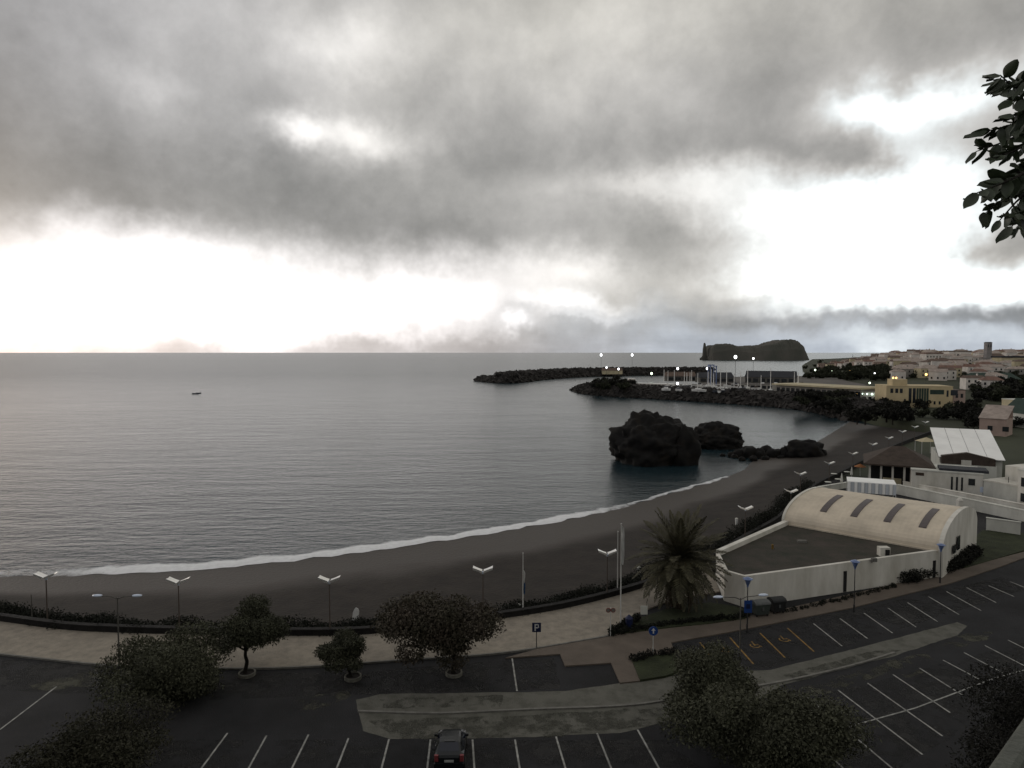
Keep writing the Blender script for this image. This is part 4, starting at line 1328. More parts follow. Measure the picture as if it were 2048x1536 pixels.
# cream house with dark green roof, and low pink house, to the right of the beach end
b1, T, ln = block('cream_house', 'cream house with a dark green lean-to roof above the marquee', 'house', (2002,846), (2075,856), 12, 8.0, 'house_cream', roof='flat', rm='wall_grey')
MB().add([T@Vector(v) for v in ((3.5,-3,4.2),(14,-3,4.2),(14,0,8.8),(6,0,8.8))], [(0,1,2,3)]).build('lean_to_roof', 'green_roof', b1)
MB().box(3.6, 13.8, -2.8, 0, -.3, 4.2, T).build('lean_to_wall', 'wall_grey', b1)
b1, T, ln = block('pink_house', 'low pink-grey house in front of the cream house', 'house', (1958,868), (2012,872), 8, 4.6, 'house_pink', roof='shed', rm='tile_pale')
win(b1, T, 2, 3.2, 1.2, 2.6); win(b1, T, 5.5, 7, 1.2, 2.6)

# ------------------------------------------------------------------ promenade lamps
def prom_lamp(px, py_head, py_base, label):
    b = P(px, py_base, LOT+.1)
    H = max(3.6, min(6.5, (py_base-py_head)*b.y/FPX*1.0))
    t = thing('promenade_lamp', label, 'street lamp', b, 0, 'white winged lamps along the promenade')
    MB().tube([(0,0,-.3),(0,0,.4),(0,0,.42),(0,0,H-.25)], [.09,.09,.06,.045], 8).build('pole', 'brown_steel', t, world=False)
    MB().tube([(0,0,H-.3),(0,0,H-.12),(0,0,H-.05)], [.07,.14,.05], 10).build('lamp_housing', 'head_grey', t, world=False)
    for s in (-1, 1):
        mb = MB(); v = []; f = []
        K = 7
        for i in range(K):
            u = i/(K-1)
            x = s*(.06 + .80*u); z = H - .08 + .34*u**1.25
            w = .36 - .05*u
            v += [(x,-w,z+.06),(x,0,z),(x,w,z+.06),(x,w,z+.09),(x,0,z+.035),(x,-w,z+.09)]
        for i in range(K-1):
            for j in range(6):
                f.append((i*6+j, i*6+(j+1)%6, (i+1)*6+(j+1)%6, (i+1)*6+j))
        f += [(0,1,2,3,4,5), tuple((K-1)*6+j for j in (5,4,3,2,1,0))]
        # front lip that shows white from the car park
        mb.add(v, f)
        mb.add([(s*.06,-.37,H-.13),(s*.86,-.34,H+.19),(s*.86,-.34,H+.36),(s*.06,-.37,H+.06)], [(0,1,2,3)])
        mb.build('wing_reflector', 'wing_white', t, world=False)
    return t
PL = [(95,1150,1247,'at the end of the promenade where the shore hedge is widest'),(359,1160,1268,'behind the broad grey-green tree'),(660,1157,1270,'between the round tree and the small leaning tree'),
      (966,1138,1240,'between the large brownish tree and the single flagpole'),(1214,1104,1196,'beside the pair of tall flagpoles'),(1490,1016,1080,'by the seaward parapet of the vaulted hall'),
      (1581,982,1036,'near the corner where the vault springs'),(1600,947,1002,'just behind the vault corner'),(1658,926,968,'by the terrace stub wall'),(1705,908,944,'beside the orange parasol')]
for a, b_, c, d in PL: prom_lamp(a, b_, c, 'white gull-winged lamp ' + d)
for a, b_, c in ((1745,891,922),(1777,880,907),(1804,867,892),(1829,859,881),(1850,849,870)):
    prom_lamp(a, b_, c, 'white gull-winged lamp in the far row behind the beach')

# car park lamps with two arms
def twin_lamp(px, py_base, H, label, arm=1.75, rz=0.0):
    b = P(px, py_base, LOT)
    t = thing('twin_arm_lamp', label, 'street lamp', b, rz, 'twin-arm lamps in the car park')
    MB().tube([(0,0,-.2),(0,0,1.0),(0,0,1.02),(0,0,H)], [.09,.085,.06,.04], 8).build('pole', 'steel', t, world=False)
    for s in (-1,1):
        o = MB().tube([(0,0,H-.1),(s*.4,0,H+.06),(s*arm,0,H+.12)], [.035,.03,.025], 6).build('arm', 'steel', t, world=False)
        mb = MB(); n = 10; v = []
        for i in range(6):
            u = i/5; r = .17*math.sin(PI*(.12+.76*u))**.6
            for k in range(n):
                a = 2*PI*k/n
                v.append((s*(arm-.1+.62*u), r*math.cos(a), H+.14+r*.5*math.sin(a)))
        mb.add(v, [(i*n+k, i*n+(k+1)%n, (i+1)*n+(k+1)%n, (i+1)*n+k) for i in range(5) for k in range(n)]+[tuple(range(n)), tuple(50+k for k in range(n))])
        mb.build('lamp_head', 'head_grey', t, world=False, smooth=True)
twin_lamp(240, 1388, 6.75, 'tall lamp with two long arms rising through the broad grey-green tree', 1.15)
twin_lamp(1478, 1412, 7.3, 'tall lamp with two long arms behind the grey-green bushy tree', 1.35, .12)

# lantern lamps on the pavement
def lantern(px, py_head, py_base, label):
    b = P(px, py_base, LOT+.1)
    H = (py_base-py_head)*b.y/FPX
    t = thing('lantern_lamp', label, 'street lamp', b, 0, 'blue-topped lantern lamps on the pavement')
    MB().tube([(0,0,-.2),(0,0,.6),(0,0,.62),(0,0,H-.75)], [.08,.08,.045,.04], 8).build('pole', 'dark_steel', t, world=False)
    MB().tube([(0,0,H-.8),(0,0,H-.62),(0,0,H-.1)], [.06,.10,.30], 12).build('lantern_glass', 'lens_blue', t, world=False)
    MB().tube([(0,0,H-.1),(0,0,H-.06),(0,0,H+.06)], [.42,.40,.10], 12).build('lantern_cap', 'lens_blue', t, world=False)
lantern(1494,1152,1262,'blue-capped lantern lamp beside the two waste containers')
lantern(1708,1118,1222,'blue-capped lantern lamp in front of the long white wall')
lantern(1880,1086,1166,'blue-capped lantern lamp beside the shrub border at the hall gable')

# ------------------------------------------------------------------ flags, signs, small things
def flagpole(px, py_top, py_base, label, flag=None, z=LOT+.1):
    b = P(px, py_base, z); H = (py_base-py_top)*b.y/FPX*1.01
    t = thing('flagpole', label, 'flagpole', b)
    MB().tube([(0,0,-.3),(0,0,.3),(0,0,H)], [.07,.06,.03], 8).build('pole', 'pole_white', t, world=False)
    MB().ball((0,0,H+.04), .07, 8, 6).build('finial', 'pole_white', t, world=False)
    if flag:
        for k, (z0, z1, w, m) in enumerate(flag):
            mb = MB(); v = []; n = 14
            for i in range(n+1):
                u = i/n; zz = H-z0-(z1-z0)*u
                ww = w*(.35+.65*math.sin(PI*min(1,.12+u*.8)))
                for j in range(7):
                    s = j/6
                    v.append((.03+ww*s*.5+.04*math.sin(s*9+u*4), .10*math.sin(s*14+u*5)*w*2, zz - .25*s*w))
            f = [(i*7+j, i*7+j+1, (i+1)*7+j+1, (i+1)*7+j) for i in range(n) for j in range(6)]
            mb.add(v, f).build('flag', m, t, world=False, smooth=True)
flagpole(1046,1105,1226,'single short flagpole with a small blue and white flag hanging limp', [(1.5,2.6,.35,'flag_white'),(2.5,3.6,.42,'flag_blue')])
flagpole(1241,1045,1258,'tallest white flagpole with a furled white flag at its top', [(.1,3.3,.55,'flag_white')])
flagpole(1235,1062,1187,'bare white flagpole at the parapet beside the tallest one')
def sign(px, py_top, py_base, label, kind, z=LOT+.1):
    b = P(px, py_base, z); H = (py_base-py_top)*b.y/FPX
    t = thing('road_sign', label, 'sign', b)
    MB().tube([(0,0,-.1),(0,0,H-.05)], .035, 8).build('post', 'dark_steel' if kind in 'Ps' else 'pole_white', t, world=False)
    if kind == 'P':
        o = MB().box(-.35,.35,-.06,-.03,H-.75,H).build('panel','sign_navy',t,world=False)
        mb = MB(); y0,y1=-.075,-.062
        mb.box(-.16,-.06,y0,y1,H-.66,H-.1).box(-.06,.12,y0,y1,H-.19,H-.1).box(-.06,.12,y0,y1,H-.44,H-.35).box(.10,.19,y0,y1,H-.40,H-.14)
        mb.build('letter','sign_white',o,world=False)
    if kind == 's':
        o = MB().box(-.33,.33,-.06,-.03,H-1.15,H-.1).build('panel','sign_blue',t,world=False)
        MB().box(-.16,.16,-.075,-.062,H-.8,H-.4).build('symbol','sign_navy',o,world=False)
    if kind == 'o':
        mb = MB(); n=20
        mb.tube([(0,-.03,H-.36),(0,-.07,H-.36)], .36, n); o = mb.build('disc','sign_blue',t,world=False)
        mb = MB(); mb.box(-.05,.05,-.085,-.072,H-.56,H-.3)
        mb.add([(-.17,-.08,H-.32),(.17,-.08,H-.32),(0,-.08,H-.12)],[(0,1,2)]); mb.build('arrow','sign_white',o,world=False)
    if kind == 'r':
        for s in (-1,1):
            mb = MB(); n=18; pts=[(s*.2+.17*math.cos(2*PI*i/n), -.05, H-.25+.17*math.sin(2*PI*i/n)) for i in range(n+1)]
            mb.tube(pts, .03, 6, False); o=mb.build('ring','sign_red',t,world=False)
            mb = MB(); mb.tube([(s*.2,-.03,H-.25),(s*.2,-.045,H-.25)],.17,16).build('disc','kerb',o,world=False)
sign(1073,1243,1296,'navy square parking sign on a thin post beside the promenade kerb','P')
sign(1495,1196,1262,'blue panel on a post beside the waste containers','s')
sign(1306,1250,1312,'round blue sign with white arrow on a pale post','o')
sign(1221,1212,1272,'pair of red ringed discs on one thin post beside the flagpole','r')
b_ = P(1288,1240,LOT+.2)
t = thing('info_board', 'small white information board on two legs at the palm bed', 'sign', b_)
MB().box(-.3,.3,-.03,.03,.5,1.25).build('panel','wall_grey',t,world=False)
for s in (-.26,.26): MB().tube([(s,0,-.1),(s,0,.6)], .03, 6).build('leg','brown_steel',t,world=False)
b_ = P(1258,1256,LOT+.15)
t = thing('rubbish_bin', 'dark blue rubbish bin with pointed lid at the end of the palm bed', 'bin', b_)
MB().tube([(0,0,-.05),(0,0,.8)], [.26,.32], 10).build('body','sign_navy',t,world=False)
MB().tube([(0,0,.8),(0,0,.86),(0,0,1.15)], [.34,.34,.06], 10).build('lid','sign_navy',t,world=False)
# white things on the sand
def sand_z(px, py):
    return 2.2
b_ = P(710,1240,2.6)
t = thing('beach_board', 'small white board leaning on the dark sand behind the hedge', 'board', b_)
mb = MB(); v=[]; n=14; out=[(-.28,0),(.28,0),(.36,.5),(.40,.85),(.3,1.1),(.1,1.2),(-.05,1.05),(-.2,.7)]
mb.add([(x,-.04,z_) for x,z_ in out]+[(x,.04,z_) for x,z_ in out], [tuple(range(8)), tuple(range(15,7,-1))]+[(i,(i+1)%8,(i+1)%8+8,i+8) for i in range(8)])
mb.build('panel','flag_white',t,world=False)
MB().tube([(.0,.05,.7),(.1,.5,-.05)], .03, 6).build('prop','pole_white',t,world=False)
for px, py, lab in ((1473,1046,'small white bin on the sand beside the winged lamp at the hall parapet'),(1278,1146,'small white bin on the sand behind the palm fronds'),(1040,1222,'small pale bin at the foot of the single flagpole')):
    b_ = P(px, py, 3.0 if py > 1100 else 2.6)
    t = thing('beach_bin', lab, 'bin', b_)
    MB().tube([(0,0,-.3),(0,0,.62)], [.17,.22], 10).build('body','flag_white',t,world=False)
    MB().tube([(0,0,.62),(0,0,.7),(0,0,.78)], [.24,.22,.08], 10).build('lid','wall_grey',t,world=False)
# slim post at the far left of the promenade
b_ = P(64,1240,LOT+.1)
t = thing('marker_post', 'thin pale post among the shore hedge where it is widest', 'post', b_)
MB().tube([(0,0,-.1),(0,0,2.2)], [.05,.04], 8).build('pole','steel',t,world=False)
MB().ball((0,0,2.22), .06, 8, 5).build('cap','steel',t,world=False)

# waste containers
def container(px, py, label, body, w):
    b_ = P(px, py, LOT+.1)
    t = thing('waste_container', label, 'container', b_, .22, 'waste containers by the white wall')
    mb = MB(); v = [(-w*.42,-.42,.18),(w*.42,-.42,.18),(w*.42,.42,.18),(-w*.42,.42,.18),(-w*.5,-.52,1.1),(w*.5,-.52,1.1),(w*.5,.52,1.1),(-w*.5,.52,1.1)]
    mb.add(v, [(0,3,2,1),(0,1,5,4),(1,2,6,5),(2,3,7,6),(3,0,4,7),(4,5,6,7)]).build('body', body, t, world=False)
    mb = MB(); n = 8; v = []
    for i in range(n+1):
        a = PI*i/n
        v += [(-w*.52, -.55*math.cos(a), 1.1+.28*math.sin(a)), (w*.52, -.55*math.cos(a), 1.1+.28*math.sin(a))]
    mb.add(v, [(2*i,2*i+1,2*i+3,2*i+2) for i in range(n)]+[tuple(range(0,2*n+2,2)), tuple(range(2*n+1,0,-2))]).build('lid', 'bin_lid' if body=='bin_green' else body, t, world=False)
    for x in (-w*.36,w*.36):
        for y in (-.32,.32):
            MB().tube([(x-.04,y,.1),(x+.04,y,.1)], .1, 10).build('wheel','tyre',t,world=False)
    MB().box(-.08,.08,-.52,-.46,.55,.85).build('label_plate','bin_lid',t,world=False)
container(1520,1230,'grey-green waste container with rounded lid beside the blue panel sign','bin_green',1.45)
container(1553,1224,'black waste container next to the grey-green one','bin_black',1.3)

# ------------------------------------------------------------------ parked car seen from behind
def car():
    bx = P(898, 1517, LOT+.83); bx.z = LOT
    t = thing('parked_car', 'dark hatchback parked nose-in between white bay lines', 'car', bx, 0.02)
    # sections along the length: y from the tail (0) to the nose (3.9)
    def sect(y, w, zl, zb, zs, wr, zr):
        return [(-w*.94,y,zl),(-w,y,zl+.18),(-w,y,zb),(-w*.97,y,zs),(-wr,y,zr-.05),(-wr*.8,y,zr),(wr*.8,y,zr),(wr,y,zr-.05),(w*.97,y,zs),(w,y,zb),(w,y,zl+.18),(w*.94,y,zl)]
    S = [sect(0,.72,.34,.6,.80,.66,.86), sect(.08,.80,.28,.62,.92,.70,.98), sect(.28,.84,.24,.62,.95,.66,1.12), sect(.75,.85,.22,.62,.97,.60,1.44), sect(1.3,.85,.22,.62,.97,.60,1.48),
         sect(2.1,.85,.22,.62,.97,.58,1.44), sect(2.75,.85,.22,.62,.96,.62,1.05), sect(3.3,.82,.22,.60,.88,.70,.92), sect(3.75,.74,.26,.55,.70,.62,.74), sect(3.85,.66,.32,.5,.6,.56,.62)]
    k = 12
    mb = MB(); v = [p for s in S for p in s]
    f = [(i*k+j, i*k+(j+1)%k, (i+1)*k+(j+1)%k, (i+1)*k+j) for i in range(len(S)-1) for j in range(k)] + [tuple(range(k-1,-1,-1)), tuple((len(S)-1)*k+j for j in range(k))]
    mb.add(v, f); body = mb.build('body', 'car_paint', t, world=False, smooth=False)
    MB().add([(-.56,.26,1.115),(.56,.26,1.115),(.50,.70,1.425),(-.50,.70,1.425)], [(0,1,2,3)]).build('rear_window','car_glass',t,world=False)
    MB().add([(-.52,2.16,1.435),(.52,2.16,1.435),(.58,2.72,1.075),(-.58,2.72,1.075)], [(0,1,2,3)]).build('windscreen','car_glass',t,world=False)
    for s in (-1,1):
        MB().add([(s*.835,.8,.99),(s*.835,2.6,.98),(s*.62,2.1,1.38),(s*.62,.85,1.39)], [(0,1,2,3) if s<0 else (3,2,1,0)]).build('side_window','car_glass',t,world=False)
        MB().box(min(s*.60,s*.82),max(s*.60,s*.82),-.03,.16,.66,1.0).build('tail_light','tail_red',t,world=False)
        MB().box(min(s*.84,s*1.0),max(s*.84,s*1.0),2.35,2.5,.95,1.08).build('mirror','car_paint',t,world=False)
        for y in (.72,3.1):
            o = MB().tube([(s*.70,y,.30),(s*.87,y,.30)], .30, 18).build('wheel','tyre',t,world=False)
            MB().tube([(s*.86,y,.30),(s*.885,y,.30)], .19, 14).build('rim','steel',o,world=False)
    MB().box(-.26,.26,-.035,.02,.62,.74).build('number_plate','plate',t,world=False)
    MB().box(-.84,.84,-.10,.12,.30,.56).build('bumper','car_paint',t,world=False)
    MB().box(-.30,.30,.70,.95,1.44,1.475).build('roof_spoiler','car_paint',t,world=False)
car()
bpy.data.objects['parked_car'].scale = (1, .84, 1)

# ------------------------------------------------------------------ small boats out in the bay
for k, (px, py) in enumerate(((391,788),(398,787))):
    b_ = P(px, py, 0)
    t = thing('rowing_boat', 'tiny dark open boat on the calm bay, one of two together', 'boat', b_, .3+k, 'two small boats in the bay')
    mb = MB(); v=[]; n=9
    for i in range(n):
        u=i/(n-1); w=.75*math.sin(PI*min(1,.12+u*.88))**.6; x=-2.1+4.2*u
        v += [(x,-w,.55+.2*abs(u-.5)),(x,-w*.6,-.1),(x,w*.6,-.1),(x,w,.55+.2*abs(u-.5))]
    mb.add(v, [(i*4+j,i*4+j+1,(i+1)*4+j+1,(i+1)*4+j) for i in range(n-1) for j in range(3)]+[(0,1,2,3)]).build('hull','hull_dark',t,world=False)
    MB().box(-.2,.2,-.55,.55,.35,.42).build('thwart','timber',t,world=False)
    MB().tube([(-1.9,0,.2),(-2.15,0,.95)],[.14,.18],8).build('outboard','hull_dark',t,world=False)

# ------------------------------------------------------------------ marina
def at_quay(px, py, z=3.2): return P(px, py, z)
def shed(label, a, b, depth, h, wall, rm, roof='flat', name='marina_shed', z=5.2, nwin=0):
    t, T, ln = block(name, label, 'building', a, b, depth, h, wall, z, roof, rm, .3)
    for i in range(nwin):
        x = ln*(i+.5)/nwin
        win(t, T, x-ln/nwin*.36, x+ln/nwin*.36, h*.18, h*.78)
    return t, T, ln
shed('small white harbour office at the end of the inner quay', (1258,770),(1271,770), 5, 4.4, 'house_white', 'tent_white', nwin=2)
shed('long low white shed with a blue base on the inner quay', (1272,774),(1345,776), 6, 2.4, 'house_white', 'tent_white', nwin=10)
shed('grey boat shed with brown roof beside the outer breakwater', (1205,748),(1245,748), 10, 4.0, 'house_cream', 'tile_brown', 'gable', z=3.0)
shed('dark roofed workshop behind the yacht masts', (1400,765),(1468,765), 14, 3.6, 'shed_dark', 'roof_dark', 'gable', nwin=5)
shed('brown roofed store behind the yacht masts', (1335,762),(1392,762), 12, 3.8, 'shed_dark', 'tile_brown', 'gable', nwin=4)
shed('long dark roofed boat hall facing the islet', (1490,766),(1590,768), 16, 4.6, 'shed_dark', 'roof_dark', 'gable', nwin=7)
shed('low white store between the boat hall and the long glazed building', (1478,778),(1545,780), 9, 3.2, 'house_grey', 'quay', nwin=6)
t, T, ln = shed('long glazed marina building under a pale flat roof slab', (1552,789),(1722,801), 16, 5.2, 'house_grey', 'tent_white', nwin=16)
MB().box(-1, ln+1, -2.2, 17, 5.3, 6.1, T).build('roof_slab', 'house_cream', t)
t, T, ln = block('shop_row', 'white shop row with a line of lit lamps next to the yellow hotel', 'building', (1712,803),(1768,806), 9, 4.6, 'house_white', 4.5, 'flat', 'house_grey')
for i in range(5): win(t, T, ln*(i+.2)/5, ln*(i+.8)/5, .4, 2.6)
for i, x in enumerate(np.linspace(.06,.94,6)):
    p = T@Vector((ln*x, -.5, 3.9))
    q = thing('shop_lamp', 'lit globe lamp in the row on the shop front beside the hotel', 'lamp', p, 0, 'lit lamps on the shop row')
    MB().ball((0,0,0), .33 if i % 3 else .40, 8, 6).build('globe', 'lamp_green' if i else 'lamp_warm', q, world=False)
    MB().tube([(0,0,0),(0,.52,.2)], .04, 5).build('bracket','dark_steel', q, world=False)

# yellow hotel
t, T, ln = block('hotel', 'ochre yellow hotel with teal glazing above the end of the beach', 'hotel', (1772,811),(1905,813), 16, 8.6, 'hotel', 4.5, 'flat', 'hotel')
MB().box(3, 9, 2, 9, 8.8, 11.6, T).build('stair_tower', 'hotel', t)
for x in (1.6,3.6,5.4): win(t, T, x, x+1.2, 5.6, 7.6)
for x in (9.0,10.6): win(t, T, x, x+1.2, 1.2, 7.8)
o = MB().box(12.0, 17.0, -.08, .1, 1.5, 7.8, T).build('atrium_glass', 'green_roof', t)
for k in range(6): MB().box(12.0+k-.06, 12.0+k+.06, -.14, -.08, 1.5, 7.8, T).build('mullion', 'hotel', o)
win(t, T, 17.5, 23, 5.2, 7.2, m='green_roof'); win(t, T, 25.6, 28.4, 4.8, 7.2); win(t, T, 24, 24.8, 4.2, 7.0)
win(t, T, 19, 19.8, .6, 2.2); win(t, T, 21, 21.8, .6, 2.2); win(t, T, 7.2, 7.9, .8, 3.0)
MB().box(-.4, ln+4, -2.6, -2.2, -1.5, .9, T).build('terrace_wall', 'hotel', t)
t, T, ln = block('hotel_annex', 'brown-grey annexe joined to the yellow hotel', 'building', (1906,812),(1930,812), 13, 6.8, 'house_pink', 4.5, 'flat', 'tile_brown')
for x in (1.0,3.2): win(t, T, x, x+1.1, 3.6, 5.4)

# yachts
def yacht(px, py, H, rz, label, hull='hull_white', L_=9.0):
    b_ = P(px, py, QZ+.2)
    t = thing('yacht', label, 'sailing boat', b_, rz, 'yachts standing in the marina')
    mb = MB(); v=[]; n=9
    for i in range(n):
        u=i/(n-1); w=1.45*math.sin(PI*min(1,.2+u*.8))**.7*(1 if u<.98 else .05); x=-L_/2+L_*u
        v += [(x,-w,1.5),(x,-w*.55,.2),(x,w*.55,.2),(x,w,1.5)]
    mb.add(v, [(i*4+j,i*4+j+1,(i+1)*4+j+1,(i+1)*4+j) for i in range(n-1) for j in range(3)]+[(i*4+3,i*4,(i+1)*4,(i+1)*4+3) for i in range(n-1)]+[(0,1,2,3)]).build('hull',hull,t,world=False)
    MB().box(-1.6,1.8,-.7,.7,1.5,2.1).build('cabin','hull_white',t,world=False)
    MB().tube([(.6,0,1.5),(.6,0,H)],[.24,.18],6).build('mast','mast',t,world=False)
    MB().tube([(.6,0,2.9),(-3.2,0,2.8)],[.12,.12],6).build('boom','mast',t,world=False)
    MB().box(-.5,.5,-.12,.12,-.3,.4).build('keel',hull,t,world=False)
rng = random.Random(404)
for i, px in enumerate([1326,1334,1347,1369,1373,1378,1385,1397,1418,1421,1429,1443,1452,1466,1481,1494,1520,1541,1590,1597]):
    yacht(px, rng.uniform(772,786) if i < 12 else rng.uniform(775,788), rng.uniform(9.5,14), rng.uniform(0,3.1), 'white yacht with bare mast behind the inner breakwater', 'hull_white' if rng.random() < .7 else 'hull_dark', rng.uniform(7.5,10.5))
def motorboat(px, py):
    b_ = P(px, py, QZ+.1)
    t = thing('motorboat', 'small white motorboat parked on the marina quay', 'boat', b_, rng.uniform(0,3.1), 'motorboats on the quay')
    mb = MB(); v=[]; n=7
    for i in range(n):
        u=i/(n-1); w=1.1*math.sin(PI*min(1,.3+u*.7))**.7*(1 if u<.98 else .05); x=-2.8+5.6*u
        v += [(x,-w,1.3),(x,-w*.5,.1),(x,w*.5,.1),(x,w,1.3)]
    mb.add(v, [(i*4+j,i*4+j+1,(i+1)*4+j+1,(i+1)*4+j) for i in range(n-1) for j in range(3)]+[(i*4+3,i*4,(i+1)*4,(i+1)*4+3) for i in range(n-1)]+[(0,1,2,3)]).build('hull','hull_white',t,world=False)
    MB().box(-1.2,.9,-.7,.7,1.3,2.2).build('wheelhouse',rng.choice(['hull_white','glass','hull_dark','timber']),t,world=False)
for k in range(44): motorboat(rng.uniform(1330,1610), rng.uniform(771,786))

# travel lift frame
b_ = P(1424,770,QZ)
t = thing('boat_hoist', 'blue four-legged boat hoist among the yacht masts', 'crane', b_)
for x in (-2,2):
    for y in (-3,3): MB().box(x-.3,x+.3,y-.3,y+.3,0,13).build('leg','lens_blue',t,world=False)
for x in (-2,2): MB().box(x-.4,x+.4,-3.3,3.3,12.6,13.6).build('beam','lens_blue',t,world=False)
MB().box(-2.3,2.3,2.6,3.3,13.6,14.3).build('cross_beam','lens_blue',t,world=False)

# lit lamps
def lit_lamp(px, py, py_base, zb, label, m, r, group, Y=None):
    b_ = P(px, py_base, zb) if Y is None else PD(px, py_base, Y)
    H = (py_base-py)*b_.y/FPX
    t = thing('lit_lamp', label, 'street lamp', b_, 0, group)
    MB().tube([(0,0,-.5),(0,0,H)], [.16,.10], 6).build('pole','dark_steel',t,world=False)
    MB().ball((0,0,H), r, 10, 7, (1,1,1.2)).build('lamp',m,t,world=False)
lit_lamp(1202,710,744,6,'lit white mast light on the outer breakwater above the mound','lamp_white',1.25,None)
lit_lamp(1264,710,744,6,'lit white mast light on the outer breakwater above the harbour office','lamp_white',1.25,None)
lit_lamp(1470,714,776,QZ,'tall lit mast light standing in front of the islet','lamp_white',1.0,None)
lit_lamp(1506,717,760,QZ,'smaller lit mast light in front of the islet','lamp_white',.8,None)
for px, py, pb in ((1213,735,752),(1237,738,756),(1355,737,766),(1414,737,764)):
    lit_lamp(px, py, pb, QZ, 'lit bluish-white quay lamp on a short pole at the marina', 'lamp_white', .85, 'lit quay lamps')
lit_lamp(1355,767,782,QZ,'low lit lamp shining among the yachts on the inner quay','lamp_white',.7,None)
lit_lamp(1639,773,790,4,'lit white lamp in front of the long glazed building','lamp_white',.55,None)
lit_lamp(1303,747,756,3.2,'faint greenish lamp at the far quay','lamp_soft',1.0,None)
def town_lamp(px, py, pb, label, m, r):
    b_ = on_land(px, pb); H = (pb-py)*b_.y/FPX
    t = thing('lit_lamp', label, 'street lamp', b_, 0, 'lit street lamps in the town')
    MB().tube([(0,0,-.5),(0,0,H)], [.12,.08], 6).build('pole','dark_steel',t,world=False)
    MB().ball((0,0,H), r, 10, 7, (1,1,1.2)).build('lamp',m,t,world=False)
for px, py, m, r in ((1630,740,'lamp_soft',.8),(1663,742,'lamp_soft',.5),(1699,743,'lamp_warm',.8),(1749,747,'lamp_white',.55),(1786,756,'lamp_warm',.6),(1792,756,'lamp_warm',.6),(1852,749,'lamp_warm',.7),(2039,718,'lamp_warm',1.1),(1739,766,'lamp_soft',.5)):
    town_lamp(px, py, py+13, {'lamp_warm':'lit orange street lamp on the town slope','lamp_soft':'dim greenish street lamp on the town slope','lamp_white':'lit white street lamp on the town slope'}[m], m, r)

# ------------------------------------------------------------------ the town
def house_kinds():
    walls = ['house_white','house_white','house_grey','house_pink','house_cream','house_white']
    roofs = ['tile_red','tile_brown','tile_pale','tile_pale','tile_brown']
    words_w = {'house_white':'white','house_grey':'grey','house_pink':'pink','house_cream':'cream'}
    words_r = {'tile_red':'red','tile_brown':'brown','tile_pale':'pale'}
    return walls, roofs, words_w, words_r
hw, hr, ww, wr = house_kinds()
rng = random.Random(2024)
placed = []
def town_house(x, y, w, d, h, rz, wall, rm, kind='gable'):
    z = land_z(x, y)
    t = thing('town_house', f'small {ww[wall]} house with {wr[rm]} tiled roof on the town slope', 'house', (x, y, z), rz, 'houses of the town')
    MB().box(-w/2, w/2, -d/2, d/2, -2.0, h).build('wall', wall, t, world=False)
    r = d*.2
    v = [(-w/2-.3,-d/2-.3,h),(w/2+.3,-d/2-.3,h),(w/2+.3,d/2+.3,h),(-w/2-.3,d/2+.3,h)]
    e = .3 if kind == 'gable' else -w*.28
    v += [(-w/2-e,0,h+r),(w/2+e,0,h+r)]
    o = MB().add(v, [(0,1,5,4),(3,4,5,2),(0,4,3),(1,2,5),(0,3,2,1)]).build('roof', rm, t, world=False)
    chim = rng.random() < .5
    t['label'] = f"{'tall' if h > 8 else 'two-storey'} {ww[wall]} house with {wr[rm]} {'gabled' if kind == 'gable' else 'hipped'} roof{' and chimney' if chim else ''} on the town slope"
    if chim: MB().box(w*.2,w*.2+.7,-.4,.4,h+.3,h+r+1.0).build('chimney', wall, o, world=False)
    n = int(w/3)
    for fl in range(max(1, int(h/3))):
        for i in range(n):
            x0 = -w/2 + w*(i+.5)/n
            MB().box(x0-.5, x0+.5, -d/2-.04, -d/2+.02, fl*3+.9, fl*3+2.3).build('window', 'glass', t, world=False)
    return t
tries = 0
while len(placed) < 230 and tries < 6000:
    tries += 1
    px = rng.uniform(1612, 2090); y = 330 + 680*rng.random()**.85
    x = (px-1024)/FPX*y
    if x < coast_x(y) + 25: continue
    # green belts stay open
    d = PD(px, 700, y)
    z = land_z(x, y); py = 768 - FPX*math.tan(math.atan2(z-CAMZ, y)+PITCH)
    if 1612 < px < 1795 and 738 < py: continue
    if px > 1990 and 756 < py: continue
    if py > 790 or (px < 1945 and py > 762): continue
    w, dd = rng.uniform(8,14), rng.uniform(7,11)
    if any((x-a)**2+(y-b)**2 < (c*.5+w*.55+1)**2 for a, b, c in placed): continue
    placed.append((x, y, w))
    bright = 1810 < px < 1990
    wl = rng.choice(['house_white','house_white','house_white','house_white','house_cream'] if bright else hw)
    rf = rng.choice(['tile_pale','tile_pale','tile_pale','tile_pale','tile_red','tile_brown'] if bright else hr)
    town_house(x, y, w, dd, rng.choice([5.8,6.2,6.4,6.4,8.8]), rng.uniform(-.35,.35)-x/y*.4, wl, rf, rng.choice(['gable','hip']))

